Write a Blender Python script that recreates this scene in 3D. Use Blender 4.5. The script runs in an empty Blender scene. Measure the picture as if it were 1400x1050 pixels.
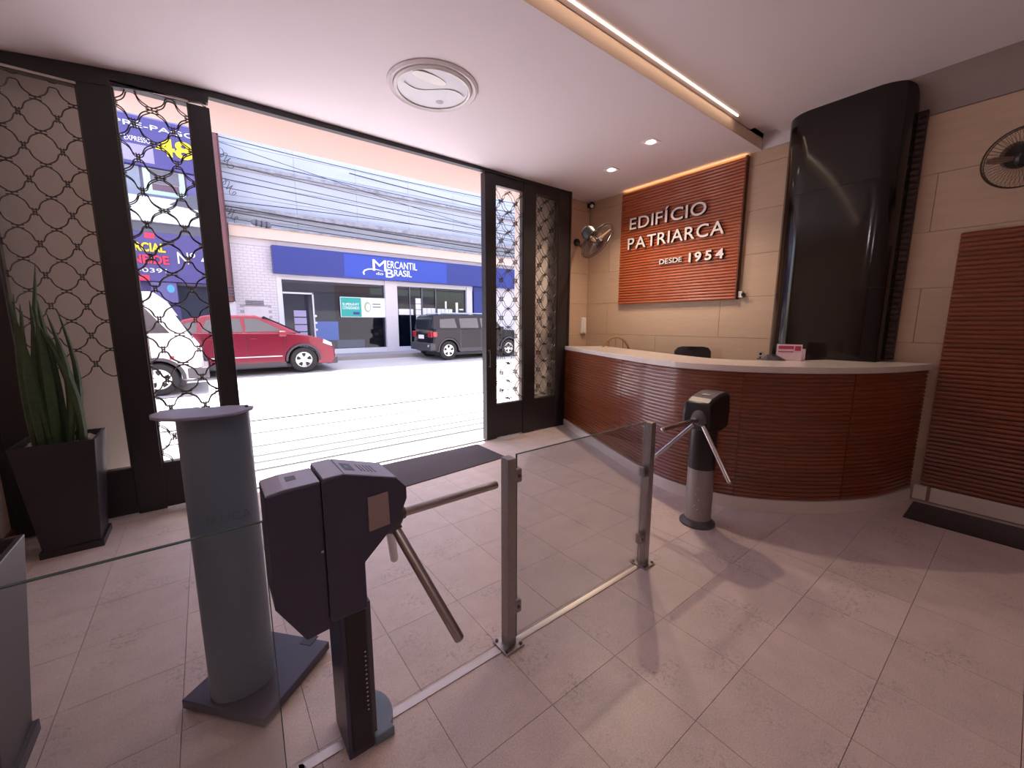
import bpy, math, random
import numpy as np
from mathutils import Vector, Matrix
random.seed(7)
S = bpy.context.scene
COL = S.collection
# ---------------------------------------------------------------- camera
F_PX, YAW, PITCH, ROLL, EYE = 545.7, .6539, -.15135, .00136, 1.6
fw = Vector((math.sin(YAW)*math.cos(PITCH), math.cos(YAW)*math.cos(PITCH), math.sin(PITCH)))
r0 = Vector((math.cos(YAW), -math.sin(YAW), 0)); u0 = r0.cross(fw)
rt = r0*math.cos(ROLL)+u0*math.sin(ROLL); up = -r0*math.sin(ROLL)+u0*math.cos(ROLL)
cd = bpy.data.cameras.new('camera'); cam = bpy.data.objects.new('camera', cd); COL.objects.link(cam)
cd.sensor_width = 36; cd.lens = F_PX/1400*36; cd.clip_start = .02; cd.clip_end = 300
M = Matrix(((rt.x, up.x, -fw.x, 0), (rt.y, up.y, -fw.y, 0), (rt.z, up.z, -fw.z, EYE), (0, 0, 0, 1)))
cam.matrix_world = M
S.camera = cam
# ---------------------------------------------------------------- world, sun, exposure
S.view_settings.view_transform = 'Standard'; S.view_settings.look = 'None'
S.view_settings.gamma = 1; S.view_settings.use_curve_mapping = False
S.view_settings.exposure = 0.42
W = bpy.data.worlds.new('sky'); S.world = W; W.use_nodes = True
wn = W.node_tree.nodes; bg = wn['Background']
sk = wn.new('ShaderNodeTexSky'); sk.sky_type = 'NISHITA'; sk.sun_disc = False
SUN_EL = math.radians(75); sk.sun_elevation = SUN_EL; sk.sun_rotation = 0.1
sk.air_density = 1.2; sk.dust_density = 2.0
tn = wn.new('ShaderNodeMixRGB'); tn.blend_type = 'MULTIPLY'; tn.inputs[0].default_value = 1; tn.inputs[2].default_value = (1, .91, .90, 1)
W.node_tree.links.new(sk.outputs[0], tn.inputs[1]); W.node_tree.links.new(tn.outputs[0], bg.inputs[0]); bg.inputs[1].default_value = 0.52
sl = bpy.data.lights.new('sun', 'SUN'); sl.energy = 12.5; sl.angle = .009; sl.color = (1, .945, .96)
so = bpy.data.objects.new('sun', sl); COL.objects.link(so)
sd = Vector((.12, math.cos(SUN_EL), math.sin(SUN_EL))).normalized()
so.rotation_euler = sd.to_track_quat('Z', 'Y').to_euler(); so.location = (0, 8, 20)
S.cycles.max_bounces = 10; S.cycles.diffuse_bounces = 6; S.cycles.transparent_max_bounces = 16
S.cycles.sample_clamp_indirect = 6
# lobby downlights and two added fill lamps (the fixtures are built further down at the same places)
WARM = (1, .76, .56); ROSE = (1, .84, .86)
DOWN = [(3.944, 2.732, 3.5, 72), (4.235, 3.486, 3.5, 72)]
REAR_FILL = [(.0, -.9, 3.62, 13), (.0, -2.8, 3.62, 7)]  # added lamps, unseen behind the camera, to brighten the lobby
def lamp(kind, name, loc, e, color, aim=None, **k):
    l = bpy.data.lights.new(name, kind); l.energy = e; l.color = color
    for a, b in k.items(): setattr(l, a, b)
    o = bpy.data.objects.new(name, l); COL.objects.link(o); o.location = loc
    if aim is not None: o.rotation_euler = (Vector(loc)-Vector(aim)).to_track_quat('Z', 'Y').to_euler()
    return o
for x, y, z, e in DOWN:
    lamp('SPOT', 'downlight_lamp', (x, y, z-.05), e, WARM, (x, y, 0), spot_size=2.3, spot_blend=.8, shadow_soft_size=.04)
for x, y, z, e in REAR_FILL:
    lamp('POINT', 'fill_lamp', (x, y, z-.42), e, ROSE, shadow_soft_size=.16)

# ---------------------------------------------------------------- helpers
def ray(px, py): return fw + rt*((px-700)/F_PX) - up*((py-525)/F_PX)
CAM = Vector((0, 0, EYE))
def onz(px, py, z=0.): d = ray(px, py); return CAM+d*((z-EYE)/d.z)
def ony(px, py, y): d = ray(px, py); return CAM+d*(y/d.y)
def onx(px, py, x): d = ray(px, py); return CAM+d*(x/d.x)

MATS = {}
def mat(name, col, rough=.5, metal=0., spec=.5, noise=None, bump=None, coat=0., alpha=1., emit=None, trans=0., wood=None, ior=1.5, islands=0.):
    if name in MATS: return MATS[name]
    m = bpy.data.materials.new(name); m.use_nodes = True; nt = m.node_tree; N = nt.nodes; L = nt.links
    b = N['Principled BSDF']
    b.inputs['Base Color'].default_value = (*col, 1); b.inputs['Roughness'].default_value = rough
    b.inputs['Metallic'].default_value = metal; b.inputs['Specular IOR Level'].default_value = spec
    b.inputs['Coat Weight'].default_value = coat; b.inputs['Coat Roughness'].default_value = .08
    b.inputs['Transmission Weight'].default_value = trans; b.inputs['IOR'].default_value = ior
    b.inputs['Alpha'].default_value = alpha
    if emit: b.inputs['Emission Color'].default_value = (*emit[0], 1); b.inputs['Emission Strength'].default_value = emit[1]
    g = N.new('ShaderNodeNewGeometry')
    mp = N.new('ShaderNodeMapping'); L.new(g.outputs['Position'], mp.inputs['Vector'])
    colsock = None
    if noise:   # (scale, amount, colour2, [stretch])
        st = noise[3] if len(noise) > 3 else (1, 1, 1)
        mp.inputs['Scale'].default_value = st
        n = N.new('ShaderNodeTexNoise'); n.inputs['Scale'].default_value = noise[0]; n.inputs['Detail'].default_value = 6; n.inputs['Roughness'].default_value = .65
        L.new(mp.outputs[0], n.inputs['Vector'])
        cr = N.new('ShaderNodeValToRGB'); cr.color_ramp.elements[0].position = .5-noise[1]; cr.color_ramp.elements[1].position = .5+noise[1]
        cr.color_ramp.elements[0].color = (*noise[2], 1); cr.color_ramp.elements[1].color = (*col, 1)
        L.new(n.outputs[0], cr.inputs[0]); colsock = cr.outputs[0]
        if islands:
            oi = N.new('ShaderNodeObjectInfo'); mr = N.new('ShaderNodeMapRange'); mr.inputs[3].default_value = 1-islands; mr.inputs[4].default_value = 1+islands
            L.new(oi.outputs['Random'], mr.inputs[0]); vm = N.new('ShaderNodeVectorMath'); vm.operation = 'SCALE'
            L.new(colsock, vm.inputs[0]); L.new(mr.outputs[0], vm.inputs['Scale']); colsock = vm.outputs[0]
        L.new(colsock, b.inputs['Base Color'])
    if bump:    # (scale, strength)
        n2 = N.new('ShaderNodeTexNoise'); n2.inputs['Scale'].default_value = bump[0]; n2.inputs['Detail'].default_value = 4
        L.new(g.outputs['Position'], n2.inputs['Vector'])
        bp = N.new('ShaderNodeBump'); bp.inputs['Strength'].default_value = bump[1]; bp.inputs['Distance'].default_value = .01
        L.new(n2.outputs[0], bp.inputs['Height']); L.new(bp.outputs[0], b.inputs['Normal'])
    MATS[name] = m; return m

def granite(name, base, dark, light, rough, islands=.04):
    m = bpy.data.materials.new(name); m.use_nodes = True; nt = m.node_tree; N = nt.nodes; L = nt.links; b = N['Principled BSDF']; b.inputs['Specular IOR Level'].default_value = .8; b.inputs['Coat Weight'].default_value = .25; b.inputs['Coat Roughness'].default_value = .3
    g = N.new('ShaderNodeNewGeometry')
    def nz(s, d=4, r=.6):
        n = N.new('ShaderNodeTexNoise'); n.inputs['Scale'].default_value = s; n.inputs['Detail'].default_value = d; n.inputs['Roughness'].default_value = r
        L.new(g.outputs['Position'], n.inputs['Vector']); return n.outputs[0]
    def ramp(s, a, b_, c0, c1):
        r = N.new('ShaderNodeValToRGB'); r.color_ramp.elements[0].position = a; r.color_ramp.elements[1].position = b_
        r.color_ramp.elements[0].color = (*c0, 1); r.color_ramp.elements[1].color = (*c1, 1); L.new(s, r.inputs[0]); return r.outputs[0]
    def mix(f, a, c, mode='MIX'):
        x = N.new('ShaderNodeMixRGB'); x.blend_type = mode; L.new(f, x.inputs[0]) if not isinstance(f, float) else setattr(x.inputs[0], 'default_value', f)
        L.new(a, x.inputs[1]); L.new(c, x.inputs[2]); return x.outputs[0]
    fine = ramp(nz(160, 3, .8), .36, .62, dark, light)
    basec = ramp(nz(7, 5), .3, .7, tuple(c*.88 for c in base), tuple(c*1.1 for c in base))
    c = mix(.36, basec, fine)
    # dark mineral streaks gathered in patches
    patch = ramp(nz(3.1, 3), .50, .66, (0, 0, 0), (1, 1, 1)); speck = ramp(nz(48, 5, .75), .50, .62, (0, 0, 0), (1, 1, 1))
    mm = N.new('ShaderNodeMath'); mm.operation = 'MULTIPLY'; L.new(patch, mm.inputs[0]); L.new(speck, mm.inputs[1])
    dk = N.new('ShaderNodeRGB'); dk.outputs[0].default_value = (*tuple(x*.42 for x in dark), 1)
    m2 = N.new('ShaderNodeMath'); m2.operation = 'MULTIPLY'; m2.inputs[1].default_value = .5; L.new(mm.outputs[0], m2.inputs[0])
    c = mix(m2.outputs[0], c, dk.outputs[0])
    oi = N.new('ShaderNodeObjectInfo'); mr = N.new('ShaderNodeMapRange'); mr.inputs[3].default_value = 1-islands; mr.inputs[4].default_value = 1+islands
    L.new(oi.outputs['Random'], mr.inputs[0]); vm = N.new('ShaderNodeVectorMath'); vm.operation = 'SCALE'; L.new(c, vm.inputs[0]); L.new(mr.outputs[0], vm.inputs['Scale'])
    L.new(vm.outputs[0], b.inputs['Base Color']); 
    rr = N.new('ShaderNodeMapRange'); rr.inputs[3].default_value = rough-.08; rr.inputs[4].default_value = rough+.12; L.new(nz(12), rr.inputs[0]); L.new(rr.outputs[0], b.inputs['Roughness'])
    MATS[name] = m; return m

ORG = {}
def org(o): return ORG.get(o.name, Vector((0, 0, 0))) if o else Vector((0, 0, 0))
def tag(o, label=None, cat=None, group=None, kind=None):
    if label: o['label'] = label
    if cat: o['category'] = cat
    if group: o['group'] = group
    if kind: o['kind'] = kind
    return o
def thing(name, label, cat, loc=(0, 0, 0), group=None, kind=None):
    o = bpy.data.objects.new(name, None); COL.objects.link(o); o.location = loc; o.empty_display_size = .1
    ORG[o.name] = Vector(loc); return tag(o, label, cat, group, kind)
def struct(name, label=None, loc=(0, 0, 0)):
    return thing(name, label, None, loc, None, 'structure')
def sub_empty(name, parent, loc):
    o = bpy.data.objects.new(name, None); COL.objects.link(o); o.parent = parent; o.location = Vector(loc)-org(parent); ORG[o.name] = Vector(loc); return o

class MB:
    def __init__(s): s.v = []; s.f = []
    def add(s, vs, fs):
        n = len(s.v); s.v += [Vector(v) for v in vs]; s.f += [[i+n for i in f] for f in fs]; return s
    def box(s, a, b, rot=0., piv=None):
        x0, y0, z0 = a; x1, y1, z1 = b
        vs = [Vector((x, y, z)) for z in (z0, z1) for y in (y0, y1) for x in (x0, x1)]
        if rot:
            c = Vector(piv) if piv else Vector(((x0+x1)/2, (y0+y1)/2, 0)); R_ = Matrix.Rotation(rot, 3, 'Z'); vs = [R_ @ (v-c)+c for v in vs]
        return s.add(vs, [(0, 2, 3, 1), (4, 5, 7, 6), (0, 1, 5, 4), (2, 6, 7, 3), (0, 4, 6, 2), (1, 3, 7, 5)])
    def prism(s, pts, axis, a, b):
        """polygon pts (2D) extruded along axis from a to b. axis 'y': pts=(x,z); 'z': (x,y); 'x': (y,z)"""
        def P(p, t): return {'y': (p[0], t, p[1]), 'z': (p[0], p[1], t), 'x': (t, p[0], p[1])}[axis]
        n = len(pts); vs = [P(p, a) for p in pts]+[P(p, b) for p in pts]
        return s.add(vs, [list(range(n))[::-1], list(range(n, 2*n))]+[(i, (i+1) % n, n+(i+1) % n, n+i) for i in range(n)])
    def loft(s, rings, cap=True, closed=True):
        n = len(rings[0]); vs = [p for r in rings for p in r]; fs = []
        for k in range(len(rings)-1):
            for i in range(n if closed else n-1):
                j = (i+1) % n; fs.append((k*n+i, k*n+j, (k+1)*n+j, (k+1)*n+i))
        if cap: fs.append(list(range(n))[::-1]); fs.append([(len(rings)-1)*n+i for i in range(n)])
        return s.add(vs, fs)
    def tube(s, pts, r, n=8, cap=True, flat=None):
        pts = [Vector(p) for p in pts]; rr = r if isinstance(r, (list, tuple)) else [r]*len(pts); rings = []
        prev = None
        for i, p in enumerate(pts):
            t = (pts[min(i+1, len(pts)-1)]-pts[max(i-1, 0)]).normalized()
            if prev is None:
                a = Vector((0, 0, 1)) if abs(t.z) < .9 else Vector((1, 0, 0)); u = t.cross(a).normalized()
            else:
                u = (prev-t*prev.dot(t)).normalized()
            prev = u; w = t.cross(u)
            rings.append([p+(u*math.cos(2*math.pi*k/n)+w*math.sin(2*math.pi*k/n))*rr[i] for k in range(n)])
        return s.loft(rings, cap)
    def lathe(s, prof, c=(0, 0, 0), axis=(0, 0, 1), n=32, sy=1.):
        ax = Vector(axis).normalized(); a = Vector((1, 0, 0)) if abs(ax.x) < .9 else Vector((0, 1, 0)); u = (a-ax*a.dot(ax)).normalized(); w = ax.cross(u); c = Vector(c)
        rings = [[c+ax*h+(u*math.cos(2*math.pi*k/n)+w*math.sin(2*math.pi*k/n)*sy)*max(r, 1e-4) for k in range(n)] for r, h in prof]
        return s.loft(rings, True)
    def build(s, name, m, parent=None, smooth=False, bevel=0., seg=2, label=None, auto=True):
        o_ = org(parent); me = bpy.data.meshes.new(name)
        me.from_pydata([tuple(v-o_) for v in s.v], [], s.f); me.update()
        me.materials.append(m if not isinstance(m, str) else MATS[m])
        import bmesh
        bm = bmesh.new(); bm.from_mesh(me); bmesh.ops.recalc_face_normals(bm, faces=bm.faces); bm.to_mesh(me); bm.free()
        o = bpy.data.objects.new(name, me); COL.objects.link(o)
        if parent: o.parent = parent
        ORG[o.name] = o_.copy()
        if smooth:
            for p in me.polygons: p.use_smooth = True
            try: me.set_sharp_from_angle(angle=math.radians(38))
            except Exception: pass
        if bevel:
            b = o.modifiers.new('bevel', 'BEVEL'); b.width = bevel; b.segments = seg; b.limit_method = 'ANGLE'; b.angle_limit = math.radians(35); b.harden_normals = False
        if label: o['label'] = label
        return o
def bx(name, a, b, m, parent=None, bevel=0., label=None, rot=0., piv=None):
    return MB().box(a, b, rot, piv).build(name, m, parent, bevel=bevel, label=label)
def inst(src, loc, parent, name=None, rotz=None):
    o = src.copy(); COL.objects.link(o); o.parent = parent; o.location = loc
    if rotz is not None: o.rotation_euler.z = rotz
    return o
def copy_tree(o, parent=None, d=Vector((0, 0, 0)), top=True):
    c = o.copy(); COL.objects.link(c); c.parent = parent
    if top: c.location = o.location+d
    for ch in list(o.children): copy_tree(ch, c, d, False)
    return c

_tc = {}
def glyphs(txt, depth, bevel=0., off=0.):
    k = (txt, depth, off)
    if k in _tc: return _tc[k]
    cu = bpy.data.curves.new('t', 'FONT'); cu.body = txt; cu.size = 1; cu.extrude = depth; cu.offset = off; cu.resolution_u = 4
    o = bpy.data.objects.new('t', cu); COL.objects.link(o); dg = bpy.context.evaluated_depsgraph_get()
    me = bpy.data.meshes.new_from_object(o.evaluated_get(dg)); vs = [tuple(v.co) for v in me.vertices]; fs = [tuple(p.vertices) for p in me.polygons]
    bpy.data.objects.remove(o); bpy.data.curves.remove(cu); bpy.data.meshes.remove(me)
    _tc[k] = (vs, fs); return _tc[k]
def lettering(name, txt, m, parent, origin, right, up_, width, height, depth, out=None, off=0., label=None, shear=0.):
    """one mesh: txt fitted in width x height, base at origin, raised by depth along right x up"""
    vs, fs = glyphs(txt, .5, off=off)
    if not vs: return None
    xs = [v[0] for v in vs]; ys = [v[1] for v in vs]; x0, x1, y0, y1 = min(xs), max(xs), min(ys), max(ys)
    R_ = Vector(right).normalized(); U_ = Vector(up_).normalized(); O_ = Vector(origin); Nn = R_.cross(U_)
    mb = MB(); q = []
    for v in vs:
        a = (v[0]-x0)/(x1-x0)*width; b = (v[1]-y0)/(y1-y0)*height
        q.append(O_+R_*(a+shear*b)+U_*b+Nn*((v[2]+.5)*depth))
    mb.add(q, fs); return mb.build(name, m, parent, label=label)

# ---------------------------------------------------------------- materials
granite('floor_granite', (.72, .60, .56), (.36, .27, .24), (.90, .78, .74), .42)
mat('grout', (.22, .18, .165), .8)
mat('ceiling_paint', (.72, .655, .69), .75, bump=(300, .02))
mat('soffit_bounce_pink', (.56, .41, .36), .8)  # pink of sunlight bounced off the ground is put into this colour
mat('cladding', (.57, .41, .295), .5, noise=(3.2, .22, (.51, .36, .25), (1, 1, 7)), bump=(40, .05), islands=.03)
mat('plaster', (.55, .48, .46), .8)
mat('cove_plaster_shade', (.30, .245, .23), .8)  # darker plaster: the shade of the cove is put into the colour
mat('outer_wall', (.86, .77, .70), .8, noise=(2.5, .3, (.78, .69, .61)))
mat('iron', (.018, .014, .016), .42, .0, .5, bump=(60, .05))
mat('grille_metal', (.13, .11, .09), .38, .75, noise=(30, .3, (.07, .055, .045)))
mat('chrome', (.62, .60, .60), .22, 1.)
mat('brushed_steel', (.50, .47, .47), .34, 1., bump=(200, .03))
mat('stainless_dull', (.40, .38, .38), .40, .9, noise=(60, .3, (.30, .28, .28)))
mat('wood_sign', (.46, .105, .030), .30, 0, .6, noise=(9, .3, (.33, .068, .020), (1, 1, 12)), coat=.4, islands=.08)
mat('wood_slat', (.25, .058, .020), .28, 0, .6, noise=(9, .3, (.17, .038, .013), (1, 1, 12)), coat=.6, islands=.10)
mat('wood_dark', (.12, .028, .012), .45, 0, .5)
mat('louvre_dark', (.035, .013, .010), .4)
mat('counter_white', (.78, .70, .64), .25, coat=.3)
mat('white_stone', (.66, .60, .54), .45, noise=(20, .25, (.58, .52, .47)))
mat('black_granite', (.007, .005, .005), .12, 0, .35, noise=(26, .2, (.018, .013, .011), (1, 1, .5)), coat=.4)
mat('turnstile_paint', (.058, .056, .098), .36, .1, .5, bump=(180, .04))
mat('turnstile_top', (.50, .50, .63), .38, .15)
mat('reader_plate', (.35, .27, .26), .5)
mat('black_plastic', (.015, .013, .014), .35)
mat('grey_plastic', (.10, .09, .10), .4)
mat('white_plastic', (.8, .78, .76), .4)
mat('totem_metal', (.19, .25, .33), .42, .1, .5, bump=(220, .05))  # lightened: the doorway glare over the totem is put into the colour
mat('totem_top', (.36, .38, .52), .35, .2)
mat('pot_black', (.022, .017, .024), .38, bump=(90, .04))
mat('pebble', (.68, .62, .56), .7, noise=(40, .3, (.5, .45, .40)))
mat('leaf_green', (.055, .095, .035), .5, noise=(18, .22, (.025, .055, .022), (1, 1, 2.2)))
mat('rubber_mat', (.075, .062, .075), .85, bump=(400, .4))
mat('dark_stone_strip', (.062, .05, .055), .5, noise=(18, .3, (.04, .033, .036)))
mat('letter_metal', (.82, .74, .72), .35, .25)
mat('letter_side', (.02, .018, .02), .4)
mat('glow_warm', (1, .8, .55), .5, emit=((1, .50, .18), 6.))
mat('glow_led', (1, .9, .8), .5, emit=((1, .78, .60), 5.))
mat('lamp_face', (1, 1, 1), .5, emit=((1, .90, .80), 9.))
mat('fill_globe_glass', (1, 1, 1), .5, emit=((1, .88, .84), 1.6))
mat('acrylic', (.62, .61, .66), .25, noise=(3, .3, (.56, .55, .60)))
mat('fan_metal', (.07, .05, .04), .35, .6)
mat('fan_blade', (.24, .15, .10), .3)
def clear(name, tint, strength=.06, rough=0.02, spec=.5):
    m = bpy.data.materials.new(name); m.use_nodes = True; nt = m.node_tree; N = nt.nodes; L = nt.links
    N.remove(N['Principled BSDF']); out = N['Material Output']
    t = N.new('ShaderNodeBsdfTransparent'); t.inputs[0].default_value = (*tint, 1)
    g = N.new('ShaderNodeBsdfGlossy'); g.inputs['Roughness'].default_value = rough
    fr = N.new('ShaderNodeFresnel'); fr.inputs[0].default_value = 1.45
    mul = N.new('ShaderNodeMath'); mul.operation = 'MULTIPLY'; mul.inputs[1].default_value = spec; L.new(fr.outputs[0], mul.inputs[0])
    x = N.new('ShaderNodeMixShader'); L.new(mul.outputs[0], x.inputs[0]); L.new(t.outputs[0], x.inputs[1]); L.new(g.outputs[0], x.inputs[2]); L.new(x.outputs[0], out.inputs[0])
    MATS[name] = m; return m
clear('clear_glass', (.955, .965, .97), spec=.45)
clear('shop_glass', (.60, .68, .80), spec=1.1)
mat('glass_edge', (.10, .16, .15), .2)
# street
mat('asphalt', (.50, .48, .49), .85, noise=(1.2, .3, (.44, .42, .43)))
mat('pavement', (.56, .54, .55), .8, noise=(5, .3, (.50, .48, .49)))
mat('pavement_groove', (.07, .075, .075), .8)
mat('curb', (.30, .28, .28), .8)
mat('bank_wall', (.64, .62, .67), .7)
mat('bank_tile', (.70, .66, .70), .5, noise=(6, .3, (.64, .60, .64)))
mat('bank_panel', (.55, .60, .69), .7, noise=(.8, .35, (.45, .49, .57), (1, 1, 5)))
mat('grime', (.20, .20, .22), .9, noise=(4, .25, (.50, .50, .55)))
mat('peach_band', (.68, .54, .46), .7)
mat('bank_blue', (.016, .034, .23), .35)
mat('bank_blue_light', (.018, .062, .42), .3)
mat('white_letter', (.95, .95, .97), .5)
mat('frame_white', (.68, .68, .74), .5)
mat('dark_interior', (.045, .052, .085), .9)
mat('tile_joint', (.42, .38, .42), .9)
mat('grey_door', (.085, .085, .10), .5)
mat('teal', (.02, .38, .33), .5)
mat('banner_white', (.82, .85, .84), .6)
mat('paper', (.85, .85, .88), .7)
mat('shop_purple', (.085, .075, .26), .5)
mat('shop_lilac', (.36, .33, .52), .6)
mat('yellow_letter', (.85, .72, .03), .5)
mat('red_letter', (.75, .04, .10), .5)
mat('cyan_spot', (.10, .42, .65), .5)
mat('pale_green', (.55, .72, .60), .6)
mat('window_grey', (.17, .17, .22), .5)
mat('awning_white', (.78, .84, .90), .6)
mat('slate', (.12, .13, .17), .7)
mat('brown_board', (.20, .085, .09), .7, noise=(5, .3, (.14, .06, .065)))
mat('cable', (.03, .03, .04), .6)
mat('red_paint', (.19, .008, .030), .25, .3, .5, coat=.7)
mat('black_paint', (.008, .008, .014), .28, .0, .35, coat=.25)
mat('white_paint', (.78, .77, .77), .3, coat=.5)
mat('car_glass', (.03, .035, .05), .05, 0, .8, coat=1.)
mat('tyre', (.018, .018, .02), .8)
mat('rim', (.62, .62, .65), .25, .9)
mat('car_plastic', (.05, .045, .055), .5)
mat('lamp_clear', (.75, .78, .82), .15, .3, coat=.8)
mat('lamp_red', (.35, .02, .03), .2, coat=.8)

# ================================================================ ROOM SHELL
XL, XR, YF, YB = -1.25, 5.1, 4.6, -4.6
# floor : sub-slab (grout) + individual granite tiles
fl = struct('floor', 'beige speckled granite tile floor')
bx('grout_bed', (XL-.2, YB, -.08), (XR+.2, 4.9, -.012), MATS['grout'], fl)
ex = [1.032+.415*k for k in range(-6, 11)]; ex[0] = XL; ex[-1] = XR
ey = [1.06+.405*k for k in range(-5, 10)]; ey[-1] = 4.62
tile_cache = {}
G = .0011
for i in range(len(ex)-1):
    for j in range(len(ey)-1):
        w = ex[i+1]-ex[i]; h = ey[j+1]-ey[j]; key = (round(w, 3), round(h, 3))
        if w < .02: continue
        if key not in tile_cache:
            t = MB().box((G, G, -.012), (w-G, h-G, 0)).build('tile', MATS['floor_granite'], fl); t.location = (ex[i], ey[j], 0); tile_cache[key] = t
        else: inst(tile_cache[key], (ex[i], ey[j], random.uniform(-.0004, 0)), fl)
rear = bx('rear_floor', (XL, YB, -.012), (XR, ey[0]-G, 0), MATS['floor_granite'], fl)
# ceilings
ce = struct('ceiling', 'smooth white plaster ceiling with a step')
mb = MB()
xs = [XL, -1.0, -.75, -.5, -.25, 0, .25, .6, XR]
ys = [2.1, 3.0, 3.5, 4.0, 4.3, 4.47, YF]
def zc(x, y):
    a = max(0, min(1, (.3-x)/1.5)); b = max(0, min(1, (y-2.6)/1.9)); return 3.5-.165*a**1.4*b
vs = [(x, y, zc(x, y)) for y in ys for x in xs]; n = len(xs); m_ = len(vs)
fs = [(j*n+i, j*n+i+1, (j+1)*n+i+1, (j+1)*n+i) for j in range(len(ys)-1) for i in range(n-1)]
mb.add(vs, fs); mb.build('ceiling_front', MATS['ceiling_paint'], ce, smooth=True)
bx('ceiling_front_slab', (XL, 2.1, 3.615), (XR, 4.9, 3.7), MATS['ceiling_paint'], ce)
mb = MB(); mb.box((XL, YB, 3.62), (4.76, 2.1, 3.68)); mb.box((4.76, YB, 3.62), (XR, 1.92, 3.68)); mb.box((4.70, 1.85, 3.67), (XR, 2.16, 3.70))
mb.box((4.74, 1.9, 3.68), (4.76, 2.12, 3.76)); mb.box((4.74, 1.90, 3.68), (XR, 1.92, 3.76)); mb.build('ceiling_rear', MATS['ceiling_paint'], ce)
bx('ceiling_step', (XL, 2.1, 3.502), (XR, 2.13, 3.74), mat('step_paint', (.80, .62, .48), .7), ce)
bx('led_strip', (XL, 2.040, 3.612), (4.36, 2.050, 3.622), MATS['glow_led'], ce, label='thin lit strip along the ceiling step')
# walls
ZJ = [0, .0] 
def clad(parent, axis, fixed, sign, lo, hi, rows, w, off, mat_='cladding', th=.02, cut=None):
    """rows of stone slabs on a wall, each one its own mesh"""
    for ri, (z0, z1) in enumerate(rows):
        a = lo; k = 0
        edges = [lo]; p = off+(w/2 if ri % 2 else 0)
        while p <= lo+.05: p += w
        while p < hi-.05: edges.append(p); p += w
        edges.append(hi)
        for a, b in zip(edges[:-1], edges[1:]):
            g = .0018
            if axis == 'x': A, B = (fixed, a+g, z0+g), (fixed+sign*th, b-g, z1-g)
            else: A, B = (a+g, fixed, z0+g), (b-g, fixed+sign*th, z1-g)
            lo_ = tuple(min(p_, q_) for p_, q_ in zip(A, B)); hi_ = tuple(max(p_, q_) for p_, q_ in zip(A, B))
            bx('slab', lo_, hi_, MATS[mat_], parent)
RZ = [0, .47, .95, 1.43, 1.91, 2.39, 2.87, 3.355, 3.5]
rows = list(zip(RZ[:-1], RZ[1:]))
wr = struct('wall_right', 'beige stone clad wall behind the reception desk')
bx('wall_core', (XR+.02, YB, -.05), (XR+.2, 4.9, 3.9), MATS['grout'], wr)
clad(wr, 'x', XR+.02, -1, YB, YF, rows[:-1], 1.75, -.2)
clad(wr, 'x', XR+.02, -1, 1.0, YF, rows[-1:], 1.75, -.2)
bx('frieze', (XR+.003, YB, 3.503), (XR+.02, 2.1, 3.7), MATS['ceiling_paint'], wr)
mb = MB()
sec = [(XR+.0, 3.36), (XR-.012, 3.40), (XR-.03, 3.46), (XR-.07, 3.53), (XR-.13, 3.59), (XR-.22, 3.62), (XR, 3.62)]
mb.loft([[(p[0], y, p[1]) for p in sec] for y in (YB, 1.0)]); mb.build('cove', MATS['cove_plaster_shade'], struct('trim_2', 'curved plaster cove above the stone cladding'), smooth=True)
wl = struct('wall_left', 'beige stone clad wall beside the planters')
bx('wall_core', (XL-.2, YB, -.05), (XL-.02, 4.9, 3.9), MATS['grout'], wl)
clad(wl, 'x', XL-.02, 1, YB, YF, rows, 1.2, .1)
wb = struct('wall_back', 'plain rear wall of the lobby')
bx('wall_core', (XL-.2, YB-.2, -.05), (XR+.2, YB, 3.9), MATS['plaster'], wb)
wf = struct('wall_front', 'masonry front wall around the street entrance')
mb = MB(); mb.box((3.74, YF+.02, 0), (XR+.2, YF+.22, 3.9)); mb.box((XL-.2, YF+.20, 0), (-.50, YF+.40, 3.9)); mb.box((-.5, YF+.02, 3.52), (3.74, YF+.22, 3.9)); mb.build('wall_core', MATS['outer_wall'], wf)
clad(wf, 'y', YF+.02, -1, 4.46, XR, rows, 1.2, 4.0)
bx('threshold', (-.5, 4.55, -.02), (3.74, 4.86, .004), MATS['white_stone'], wf)
bs = struct('baseboard_left'); bx('board', (XL, YB, 0), (XL+.018, 4.40, .10), MATS['wood_dark'], bs)
bs = struct('baseboard_right')
yy = -2.2
for y0, y1 in ((-1.9, -.62), (-.6, -.16), (-.15, .42), (.435, .53)):
    bx('board', (XR-.05, y0, .012), (XR-.0, y1-.008, .145), MATS['counter_white'], bs, bevel=.003)
# soffit / canopy outside
so_ = struct('trim_1', 'soffit above the street entrance with pink bounced light in its colour')
bx('soffit', (-4, 4.82, 3.50), (9, 5.30, 3.95), MATS['soffit_bounce_pink'], so_)
bx('soffit_return', (-.5, 4.50, 3.497), (3.74, 4.82, 3.519), MATS['soffit_bounce_pink'], so_)

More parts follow.
